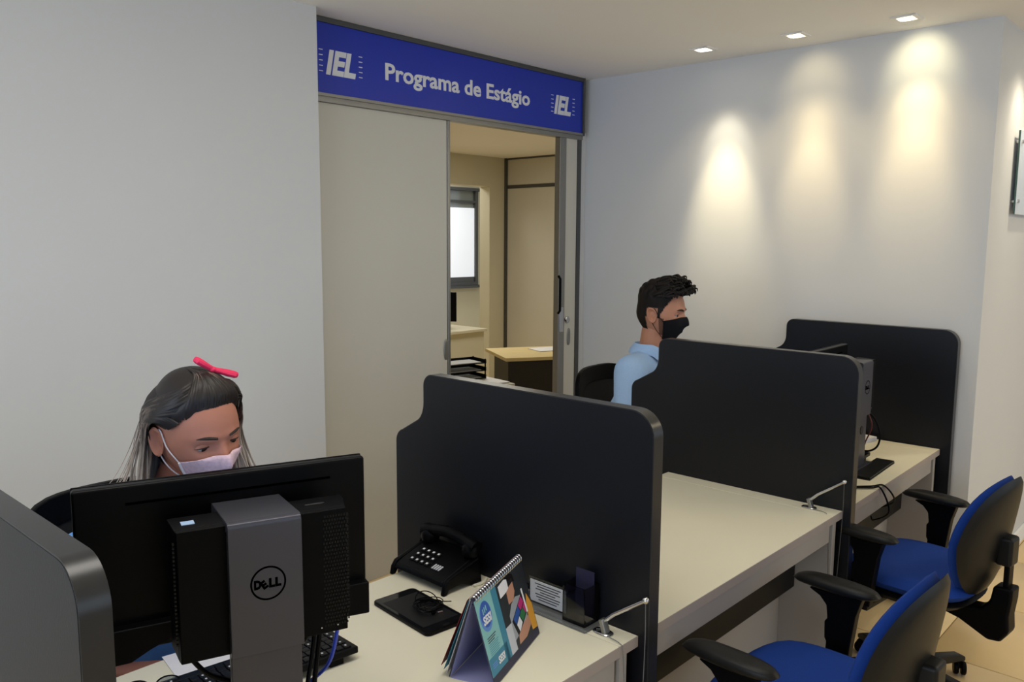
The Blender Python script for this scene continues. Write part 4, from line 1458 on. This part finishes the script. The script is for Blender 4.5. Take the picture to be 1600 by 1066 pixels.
def hand_caps(mb, wrist, fwd, side, upv, curl=0.5, k=1.0):
    """palm with five bent fingers; side = direction of the thumb"""
    wrist, fwd, side, upv = Vector(wrist), Vector(fwd).normalized(), Vector(side).normalized(), Vector(upv).normalized()
    for o in (-0.024, -0.008, 0.008, 0.024):
        capsule(mb, wrist + side * o * 0.7 * k, wrist + fwd * 0.085 * k + side * o * 1.05 * k, 0.014 * k, 0.0115 * k, 10, 3)
    for i, (o, L) in enumerate(((0.031, 0.070), (0.0105, 0.080), (-0.0105, 0.074), (-0.031, 0.058))):
        p_ = wrist + fwd * 0.088 * k + side * o * k
        ang = 0.15
        r = 0.0088 * k
        for j, fr in enumerate((0.45, 0.32, 0.23)):
            d = fwd * math.cos(ang) - upv * math.sin(ang) + side * (o * 1.2)
            q = p_ + d * L * fr * k
            capsule(mb, p_, q, r, r * 0.92, 10, 3)
            p_ = q
            r *= 0.92
            ang += curl
    p_ = wrist + fwd * 0.025 * k + side * 0.026 * k
    for j, (L, a) in enumerate(((0.042, 0.75), (0.032, 0.45), (0.026, 0.2))):
        q = p_ + (fwd * math.cos(a) + side * math.sin(a) - upv * 0.25).normalized() * L * k
        capsule(mb, p_, q, 0.0115 * k - 0.001 * j, 0.0105 * k - 0.001 * j, 10, 3)
        p_ = q


def make_person(label, loc, rot, H, yawh, pitchh, rollh, k, chest, neckb, pelvis, shoulder_w, elbows, wrists, skin, shirt, sleeve):
    """H: head centre (local). Everything faces local -Y."""
    t = thing('person', label, 'person', loc, rot)
    H = Vector(H)
    Mh = Matrix.Translation(H) @ Matrix.Rotation(yawh, 4, 'Z') @ Matrix.Rotation(pitchh, 4, 'X') @ Matrix.Rotation(rollh, 4, 'Y') @ Matrix.Scale(k, 4)
    pelvis, chest, neckb = Vector(pelvis), Vector(chest), Vector(neckb)
    sh = {s: neckb + Vector((s * shoulder_w, 0.01, -0.055)) for s in (-1, 1)}
    nk_top = Mh @ Vector((0, 0.022, -0.070))
    body = MB()
    capsule(body, neckb + Vector((0, 0.0, -0.03)), nk_top, 0.060 * k, 0.053 * k)
    capsule(body, Mh @ Vector((0, -0.02, -0.085)), Mh @ Vector((0, 0.0, -0.06)), 0.034 * k, 0.05 * k)
    for s in (-1, 1):
        capsule(body, sh[s], elbows[s], 0.050 * k, 0.040 * k)
        capsule(body, elbows[s], wrists[s], 0.040 * k, 0.026 * k)
        w_, e_ = Vector(wrists[s]), Vector(elbows[s])
        f_ = (w_ - e_)
        f_.z = -0.02
        f_.normalize()
        hand_caps(body, w_, f_, Vector((-s, 0, 0)) + f_ * 0.1, (0, 0, 1), 0.42, k)
        capsule(body, neckb + Vector((s * 0.02, 0.01, -0.05)), sh[s], 0.055 * k, 0.052 * k)
        hip = pelvis + Vector((s * 0.09, -0.02, -0.02))
        knee = Vector((s * 0.13, pelvis.y - 0.40, 0.50))
        ank = Vector((s * 0.13, pelvis.y - 0.36, 0.09))
        capsule(body, hip, knee, 0.080, 0.056)
        capsule(body, knee, ank, 0.055, 0.040)
        capsule(body, ank, ank + Vector((0, -0.13, -0.035)), 0.042, 0.034)
    for s in (-0.06, 0.06):
        capsule(body, pelvis + Vector((s, 0, 0)), chest + Vector((s, 0, 0)), 0.105, 0.100)
        capsule(body, chest + Vector((s, 0, 0)), neckb + Vector((s * 0.7, 0.01, -0.09)), 0.100, 0.075)
    bme = union_mesh(body, 0.0062, 5)
    hb = MB()
    head_mesh_into(hb, Mh)
    hb.v = [tuple(v) for v in hb.v]
    n0 = len(bme.vertices)
    build_lids(hb, Mh, *LID)
    bb_ = MB()
    bb_.v = [tuple(v.co) for v in bme.vertices]
    bb_.f = [tuple(p_.vertices) for p_ in bme.polygons]
    bb_.add(hb.v, hb.f)
    b = bb_.build('body', skin, t, smooth=True, merge=False, angle=1.4)
    # shirt
    st = MB()
    for s in (-0.062, 0.062):
        capsule(st, pelvis + Vector((s, 0, -0.04)), chest + Vector((s, 0, 0)), 0.122, 0.122, 20)
        capsule(st, chest + Vector((s, 0, 0)), neckb + Vector((s * 0.9, 0.012, -0.085)), 0.120, 0.086, 20)
    for s in (-1, 1):
        capsule(st, neckb + Vector((s * 0.045, 0.012, -0.045)), sh[s] + Vector((0, 0, -0.006)), 0.062 * k, 0.068 * k)
        e_ = Vector(elbows[s])
        capsule(st, sh[s] + Vector((0, 0, -0.008)), sh[s].lerp(e_, sleeve), 0.069 * k, 0.060 * k)
    sme = union_mesh(st, 0.008, 7)
    so = link_mesh('polo_shirt', sme, shirt, t)
    # collar
    nu = 41
    vs_ = []
    R0, R1 = 0.066 * k, 0.088 * k
    ax = (nk_top - neckb).normalized()
    for i in range(nu):
        a = math.radians(-158 + 316 * i / (nu - 1))      # 0 = nape
        ca, sa = math.cos(a), math.sin(a)
        f = smoothstep(110, 158, abs(math.degrees(a)))
        for r, z in ((R0 - 0.003, -0.01), (R0, 0.034 - 0.020 * f), (R0 + 0.006, 0.040 - 0.022 * f), (R1, 0.012 - 0.018 * f), (R1 + 0.004, -0.006 - 0.045 * f)):
            q = neckb + Vector((sa * r, ca * r + 0.004, 0)) + ax * (z + 0.012)
            vs_.append(q)
    fs_ = []
    for i in range(nu - 1):
        for j in range(4):
            fs_.append((i * 5 + j, (i + 1) * 5 + j, (i + 1) * 5 + j + 1, i * 5 + j + 1))
    MB().add(vs_, fs_).build('collar', shirt, so, smooth=True, angle=1.2)
    # trousers and shoes
    tr_ = MB()
    for s in (-1, 1):
        hip = pelvis + Vector((s * 0.09, -0.02, -0.02))
        knee = Vector((s * 0.13, pelvis.y - 0.40, 0.50))
        ank = Vector((s * 0.13, pelvis.y - 0.36, 0.10))
        capsule(tr_, hip, knee, 0.092, 0.070)
        capsule(tr_, knee, ank, 0.068, 0.058)
        capsule(tr_, pelvis + Vector((s * 0.05, 0.02, -0.02)), hip, 0.115, 0.098)
    link_mesh('trousers', union_mesh(tr_, 0.011, 6), 'trousers', t)
    for s in (-1, 1):
        sb = MB()
        a0 = Vector((s * 0.13, pelvis.y - 0.36, 0.0))
        capsule(sb, a0 + Vector((0, 0.03, 0.048)), a0 + Vector((0, -0.17, 0.040)), 0.046, 0.040)
        sb.v = [(v[0], v[1], max(0.002, v[2])) for v in sb.v]
        sb.build('shoe', 'shoe_black', t, smooth=True)
    return t, Mh, b


def lock(mb, pts, w0, th0, centre, n=14, dye=None, taper=0.55):
    """flattened hair lock swept along points; centre gives the outward direction"""
    P = spline(pts, n)
    m_ = len(P)
    vs_ = []
    for i, p_ in enumerate(P):
        tdir = (P[min(i + 1, m_ - 1)] - P[max(0, i - 1)]).normalized()
        c = Vector((centre.x, centre.y, min(centre.z, p_.z)))
        out = (p_ - c)
        out = out - tdir * out.dot(tdir)
        out = out.normalized() if out.length > 1e-6 else tdir.orthogonal().normalized()
        sd = tdir.cross(out)
        u = i / (m_ - 1)
        f = (0.30 + 0.70 * min(1, u * 5)) * (1 - taper * u ** 2)
        for a in range(6):
            an = 2 * PI * a / 6
            vs_.append(p_ + sd * (w0 * f * math.cos(an)) + out * (th0 * f * math.sin(an)))
        if dye is not None:
            dye[1] += [dye[0](u, p_)] * 6
    fs_ = []
    for i in range(m_ - 1):
        for a in range(6):
            fs_.append((i * 6 + a, i * 6 + (a + 1) % 6, (i + 1) * 6 + (a + 1) % 6, (i + 1) * 6 + a))
    fs_ += [tuple(range(6))[::-1], tuple((m_ - 1) * 6 + a for a in range(6))]
    mb.add(vs_, fs_)


def hair_cap(mb, M_, inside, off, dye=None):
    nu, nv = 96, 64
    idx = {}
    vs_, fs_ = [], []
    th = np.linspace(-180, 180, nu, endpoint=False)
    ph = np.linspace(-75, 88, nv)
    for j in range(nv):
        for i in range(nu):
            idx[(j, i)] = len(vs_)
            vs_.append(M_ @ hp(th[i], ph[j], off(th[i], ph[j])))
    for j in range(nv - 1):
        for i in range(nu):
            i2 = (i + 1) % nu
            if inside(th[i], ph[j]) and inside(th[i], ph[j + 1]) and inside(th[i2], ph[j]) and inside(th[i2], ph[j + 1]):
                fs_.append((idx[(j, i)], idx[(j, i2)], idx[(j + 1, i2)], idx[(j + 1, i)]))
    fs_.append(tuple(idx[(nv - 1, i)] for i in range(nu)))
    mb.add(vs_, fs_)
    if dye is not None:
        dye[1] += [0.0] * len(vs_)


# ---------------- woman in the left foreground
LID = (6, -26)
KW = 1.07
wp, MW, wb = make_person('seated woman with long two-tone hair, pink face mask and red bow, behind the near monitor',
                         (-0.758, 1.060, 0), math.radians(3), (0.0, -0.390, 1.250), math.radians(3), math.radians(11), math.radians(-5), KW,
                         (0, -0.06, 0.81), (0, -0.235, 1.025), (0, 0.0, 0.55), 0.180,
                         {-1: (-0.285, -0.09, 0.785), 1: (0.270, -0.05, 0.775)}, {-1: (-0.13, -0.17, 0.665), 1: (0.13, -0.17, 0.665)},
                         'skin_warm', 'shirt_bright', 0.78)
face_parts(wp, MW, 6, -14, brow_h=0.0205, brow_t=0.0030, brow_in=0.013)
make_mask(wp, MW, 'mask_pink', 'elastic_white', top=-0.012, side_top=-0.034, bottom=-0.118, side_bot=-0.094, wide=60)


def w_hairline(a):
    a = abs(a)
    if a < 34:
        return 47 - 2 * (a / 34) ** 2
    if a < 70:
        return 45 - (a - 34) / 36 * 23
    if a < 76:
        return 22
    return 19


def w_inside(th, ph):
    a = abs(th)
    lim = w_hairline(a)
    if a >= 104:
        lim = 19 - min(1, (a - 104) / 12) * 70
    return ph > lim


def w_off(th, ph):
    a = abs(th)
    h = ph - w_hairline(a)
    rise = float(smoothstep(0, 14, np.array(h if a < 100 else 20)))
    return 0.003 + rise * (0.007 + 0.007 * math.exp(-((ph - 70) / 22) ** 2))


hair = MB()
DY = [lambda u, p_: 0.0, []]
hair_cap(hair, MW, w_inside, w_off, DY)
cW = MW @ Vector((0, 0.02, 0))
rr = random.Random(11)
# front hair pulled back and up to the bow
for i in range(58):
    th0 = -46 + 92 * i / 57
    hl = w_hairline(th0)
    p0 = hp(th0, hl - 0.6 + 1.0 * rr.random(), 0.0005)
    p1 = hp(th0 * 0.95, hl + 9, 0.011 + 0.003 * rr.random())
    p2 = hp(th0 * 0.86, min(72, hl + 20), 0.016 + 0.003 * rr.random())
    p3 = hp(th0 * 0.8, 79, 0.018)
    p4 = Vector((0.004 * rr.uniform(-1, 1), 0.03, 0.130))
    str_ = rr.random()
    DY[0] = (lambda q_: (lambda u, p_: 0.04 + (0.42 if q_ > 0.72 else 0.12) * math.exp(-((u - 0.72) / 0.16) ** 2)))(str_)
    lock(hair, [MW @ q for q in (p0, p1, p2, p3, p4)], 0.0050, 0.0030, cW, 18, DY)


def falling(s, u0, behind):
    """one lock: hairline -> over the ear -> falls beside the neck"""
    th_s = s * (8 + 64 * u0)
    ph_s = (82 - 56 * u0) if u0 < 0.75 else w_hairline(th_s) + 1
    if behind:
        a1 = (s * (58 + 28 * u0 + 6 * rr.random()), 58 - 32 * u0 + 3 * rr.random())
        a2 = (s * (102 + 24 * (1 - u0) + 5 * rr.random()), 24 - 9 * u0 + 6 * rr.random())
        a3 = (s * (113 + 30 * (1 - u0) + 6 * rr.random()), -22 + 8 * rr.random())
    else:
        a1 = (s * (48 + 30 * u0 + 6 * rr.random()), 54 - 26 * u0 + 3 * rr.random())
        a2 = (s * (76 + 24 * (1 - u0) + 8 * rr.random()), 20 - 10 * u0 + 6 * rr.random())
        a3 = (s * (84 + 26 * (1 - u0) + 8 * rr.random()), -24 + 8 * rr.random())
    o1 = 0.012 + 0.005 * rr.random()
    q = [MW @ hp(th_s, ph_s, 0.013 if u0 < 0.5 else 0.006), MW @ hp(*a1, o1 + 0.006), MW @ hp(*a2, o1 + 0.006), MW @ hp(*a3, 0.018 + (0.010 if behind else 0.024) * rr.random())]
    base = q[-1]
    spread = rr.uniform(0.1, 1.0)
    L = rr.uniform(0.17, 0.27)
    outx = s * ((0.004 if behind else 0.012) + 0.034 * spread)
    fy = -0.02 * spread
    q += [base + Vector((outx * 0.45, fy * 0.3, -L * 0.35)), base + Vector((outx, fy, -L * 0.7)), base + Vector((outx * 1.5, fy, -L))]
    return q


for s in (-1, 1):
    for i in range(190):
        u0 = rr.random() ** 1.5
        q = falling(s, u0, s < 0)
        hi = rr.random()
        DY[0] = (lambda hi: (lambda u, p_: min(1.0, max(0.0, (u - (0.13 if hi > 0.55 else 0.24)) * 2.0) * (1.0 if hi > 0.25 else 0.55))))(hi)
        lock(hair, q, 0.0060, 0.0026, cW, 30, DY, taper=0.45)
# back of the head
for i in range(60):
    th0 = 112 + 136 * i / 59
    tt = th0 if th0 < 180 else th0 - 360
    L = rr.uniform(0.18, 0.27)
    q = [MW @ hp(tt, 66, 0.014), MW @ hp(tt, 25, 0.018), MW @ hp(tt, -20, 0.016)]
    b0 = q[-1]
    q += [b0 + Vector((0, 0.022, -L * 0.4)), b0 + Vector((0, 0.030, -L))]
    DY[0] = lambda u, p_: max(0.0, (u - 0.25) * 1.6)
    lock(hair, q, 0.010, 0.004, cW, 20, DY, taper=0.5)
# fine fly-away strands drifting over her right shoulder
for i in range(22):
    b0 = MW @ hp(-(108 + 18 * rr.random()), -4 + 20 * rr.random(), 0.026)
    L = rr.uniform(0.10, 0.17)
    ww_ = rr.random()
    q = [b0, b0 + Vector((-0.012 - 0.012 * ww_, 0.004, -L * 0.45)), b0 + Vector((-0.022 - 0.05 * ww_, -0.004, -L * 0.9)), b0 + Vector((-0.030 - 0.10 * ww_, -0.012, -L * 1.12))]
    DY[0] = lambda u, p_: 0.45 + 0.5 * u
    lock(hair, q, 0.0016, 0.0010, cW, 14, DY, taper=0.8)
ho = hair.build('hair', 'hair_ombre', wp, smooth=True, merge=False, angle=1.4)
at_ = ho.data.attributes.new('dye', 'FLOAT', 'POINT')
at_.data.foreach_set('value', np.array(DY[1], dtype=np.float32))
# red bow
bw = MB()
bc = MW @ Vector((0.024, -0.022, 0.136))
ax_ = Vector((0.93, -0.15, -0.34)).normalized()
for s, L in ((-1, 0.046), (1, 0.056)):
    d_ = ax_ * s + Vector((0, 0, 0.30 if s < 0 else 0.02))
    d_.normalize()
    up_ = Vector((0.25, -0.25, 1)).normalized()
    sd_ = d_.cross(up_).normalized()
    nrm = sd_.cross(d_)
    prof = [(0.0, 0.005), (0.25, 0.007), (0.6, 0.012), (0.88, 0.012), (1.0, 0.006)]
    vs_ = []
    for u, hw in prof:
        c = bc + d_ * L * u
        for a in range(10):
            an = 2 * PI * a / 10
            vs_.append(c + sd_ * hw * math.cos(an) + nrm * (0.0045 + 0.25 * hw) * math.sin(an))
    fs_ = []
    for i in range(4):
        for a in range(10):
            fs_.append((i * 10 + a, i * 10 + (a + 1) % 10, (i + 1) * 10 + (a + 1) % 10, (i + 1) * 10 + a))
    fs_ += [tuple(range(10))[::-1], tuple(40 + a for a in range(10))]
    bw.add(vs_, fs_)
bw.sphere(bc, 0.0075, 10, 7, (1.1, 1, 0.9))
bo = bw.build('hair_bow', 'bow_red', wp, smooth=True, merge=False)
bo['label'] = 'red-pink hair bow'

# ---------------- man behind the middle partition
LID = (14, -24)
KM = 1.12
mp, MM, mbd = make_person('seated man in light blue polo shirt with black face mask, behind the middle partition',
                          (1.600, 1.135, 0), math.radians(8), (-0.005, -0.150, 1.345), math.radians(5), math.radians(3), 0.0, KM,
                          (0, -0.055, 0.88), (0, -0.105, 1.155), (0, 0.0, 0.57), 0.185,
                          {-1: (-0.27, -0.13, 0.86), 1: (0.27, -0.13, 0.86)}, {-1: (-0.14, -0.37, 0.80), 1: (0.16, -0.38, 0.80)},
                          'skin_tan', 'shirt_blue', 0.80)
face_parts(mp, MM, 14, -8, brow_h=0.0185, brow_t=0.0042, brow_in=0.011)
make_mask(mp, MM, 'mask_black', 'mask_black', top=-0.006, side_top=-0.024, bottom=-0.120, side_bot=-0.100, wide=66, tent=0.0)


def m_inside(th, ph):
    a = abs(th)
    if a < 40:
        lim = 40
    elif a < 62:
        lim = 40 - (a - 40) / 22 * 20
    elif a < 74:
        lim = 20 - (a - 62) / 12 * 22
    elif a < 84:
        lim = -12
    elif a < 112:
        lim = 16
    elif a < 122:
        lim = 16 - (a - 112) / 10 * 56
    else:
        lim = -46
    return ph > lim


mh = MB()
hair_cap(mh, MM, m_inside, lambda th, ph: 0.004 + 0.019 * float(smoothstep(18, 52, np.array(ph))) + 0.004 * math.sin(th * 0.3) * math.sin(ph * 0.25) * float(smoothstep(25, 50, np.array(ph))))
cM = MM @ Vector((0, 0.01, 0))
rr = random.Random(5)
for i in range(170):
    th0 = rr.uniform(-95, 95)
    ph0 = rr.uniform(38, 80)
    ls = rr.uniform(0.6, 1.1)
    # combed forward and up into a quiff
    p0 = hp(th0 * 1.1, min(85, ph0 + 8), 0.014)
    base = hp(th0, ph0, 0.026 + 0.006 * rr.random())
    f = Vector((rr.uniform(-0.25, 0.25) - 0.15 * math.sin(math.radians(th0)), -1, 0.28 + rr.uniform(-0.3, 0.2)))
    front = smoothstep(-0.02, -0.08, base.y)
    tip = base + f * 0.030 * ls + Vector((0, 0, 0.006 * front))
    if front > 0.5:
        tip2 = tip + Vector((rr.uniform(-0.01, 0.01), -0.004, -0.012))
    else:
        tip2 = tip + Vector((rr.uniform(-0.01, 0.01), -0.010, -0.008))
    lock(mh, [MM @ q for q in (p0, base, tip, tip2)], 0.0095, 0.0058, cM, 12, None, taper=0.75)
for i in range(60):      # fringe roots along the hairline
    th0 = -58 + 116 * i / 59
    p0 = hp(th0, 52, 0.022)
    p1 = hp(th0, 44, 0.026 + 0.004 * rr.random())
    p2 = p1 + Vector((rr.uniform(-0.008, 0.008), -0.020 * math.cos(math.radians(th0)), 0.002 + 0.008 * rr.random()))
    p3 = p2 + Vector((0, -0.006, -0.010))
    lock(mh, [MM @ q for q in (p0, p1, p2, p3)], 0.0085, 0.0055, cM, 12, None, taper=0.7)
bd = MB()
hair_cap(bd, MM, lambda th, ph: 60 < abs(th) < 82 and -56 < ph < -8, lambda th, ph: 0.0010)
bd.f = [f for f in bd.f if len(f) == 4]
bd.build('beard', 'stubble', mp, smooth=True, merge=False, angle=1.4)
mh.build('hair', 'hair_dark', mp, smooth=True, merge=False, angle=1.4)

# ================================================================== INNER OFFICE FURNITURE
tb = thing('office_table', 'light wood office table with dark front seen through the doorway', 'table', (3.13, 3.36, 0), math.radians(-30))
MB().box(0, 1.5, 0, 0.62, 0.712, 0.74).build('tabletop', 'wood_top', tb, bevel=0.003)
MB().box(0.03, 1.47, 0.04, 0.06, 0.12, 0.711).build('modesty_panel', 'panel_dark', tb)
for x in (0.08, 1.42):
    MB().box(x - 0.015, x + 0.015, 0.09, 0.56, 0.0, 0.711).build('leg_panel', 'panel_dark', tb)
paper('paper_sheet', 'white sheets on the inner office table', (3.80, 3.46, 0.74), math.radians(-20), 0.34, 0.22, 3)

dc = thing('drawer_unit', 'cream drawer unit with papers in front of the inner office table', 'drawer unit', (2.74, 3.36, 0), math.radians(-12))
MB().box(-0.24, 0.24, -0.24, 0.24, 0.03, 0.60).build('body', 'divider_panel', dc, bevel=0.003)
for k in range(3):
    dr = MB().box(-0.232, 0.232, -0.256, -0.2405, 0.05 + k * 0.18, 0.222 + k * 0.18).build('drawer', 'divider_panel', dc, bevel=0.002)
    MB().box(-0.06, 0.06, -0.268, -0.2565, 0.15 + k * 0.18, 0.165 + k * 0.18).build('handle', 'dark_aluminium', dr, bevel=0.002)
paper('paper_stack', 'white papers on the cream drawer unit in the inner office', (2.74, 3.30, 0.60), math.radians(-10), 0.40, 0.30, 6)
lt = thing('letter_tray', 'stacked smoked letter trays on the drawer unit', 'letter tray', (2.72, 3.46, 0.612), math.radians(-12))
for k in range(3):
    z = k * 0.058
    MB().box(-0.19, 0.19, -0.08, 0.11, z, z + 0.006).box(-0.19, -0.184, -0.08, 0.11, z + 0.006, z + 0.03).box(0.184, 0.19, -0.08, 0.11, z + 0.006, z + 0.03).box(-0.184, 0.184, 0.104, 0.11, z + 0.006, z + 0.03).build('tray', 'plastic_satin', lt)
    MB().box(-0.15, 0.15, -0.07, 0.10, z + 0.007, z + 0.012).build('sheets', 'paper_grey', lt)
for sx in (-1, 1):
    for sy in (-0.07, 0.10):
        MB().box(sx * 0.187 - 0.004, sx * 0.187 + 0.004, sy - 0.004, sy + 0.004, 0.0, 0.15).build('riser', 'plastic_black', lt)
fd = thing('far_desk', 'pale desk in front of the bright window beyond the inner office', 'desk', (4.35, 5.0, 0), 0)
MB().box(-1.4, 0.24, 0.0, 0.6, 0.712, 0.74).build('tabletop', 'inner_paint', fd, bevel=0.003)
MB().box(-1.38, 0.22, 0.03, 0.05, 0.1, 0.711).build('front_panel', 'inner_paint', fd)
for x in (-1.36, 0.2):
    MB().box(x - 0.015, x + 0.015, 0.06, 0.58, 0.0, 0.711).build('leg_panel', 'inner_paint', fd)
fm = thing('monitor', 'dark monitor edge on the pale desk beyond the doorway', 'monitor', (4.10, 5.3, 0.74), math.radians(-60))
MB().box(-0.25, 0.25, -0.012, 0.012, 0.09, 0.39).build('display', 'plastic_black', fm, bevel=0.004)
MB().box(-0.03, 0.03, -0.03, -0.013, 0.0, 0.25).build('neck', 'plastic_black', fm)
MB().box(-0.11, 0.11, -0.10, 0.08, 0.0, 0.012).build('base', 'plastic_black', fm, bevel=0.003)
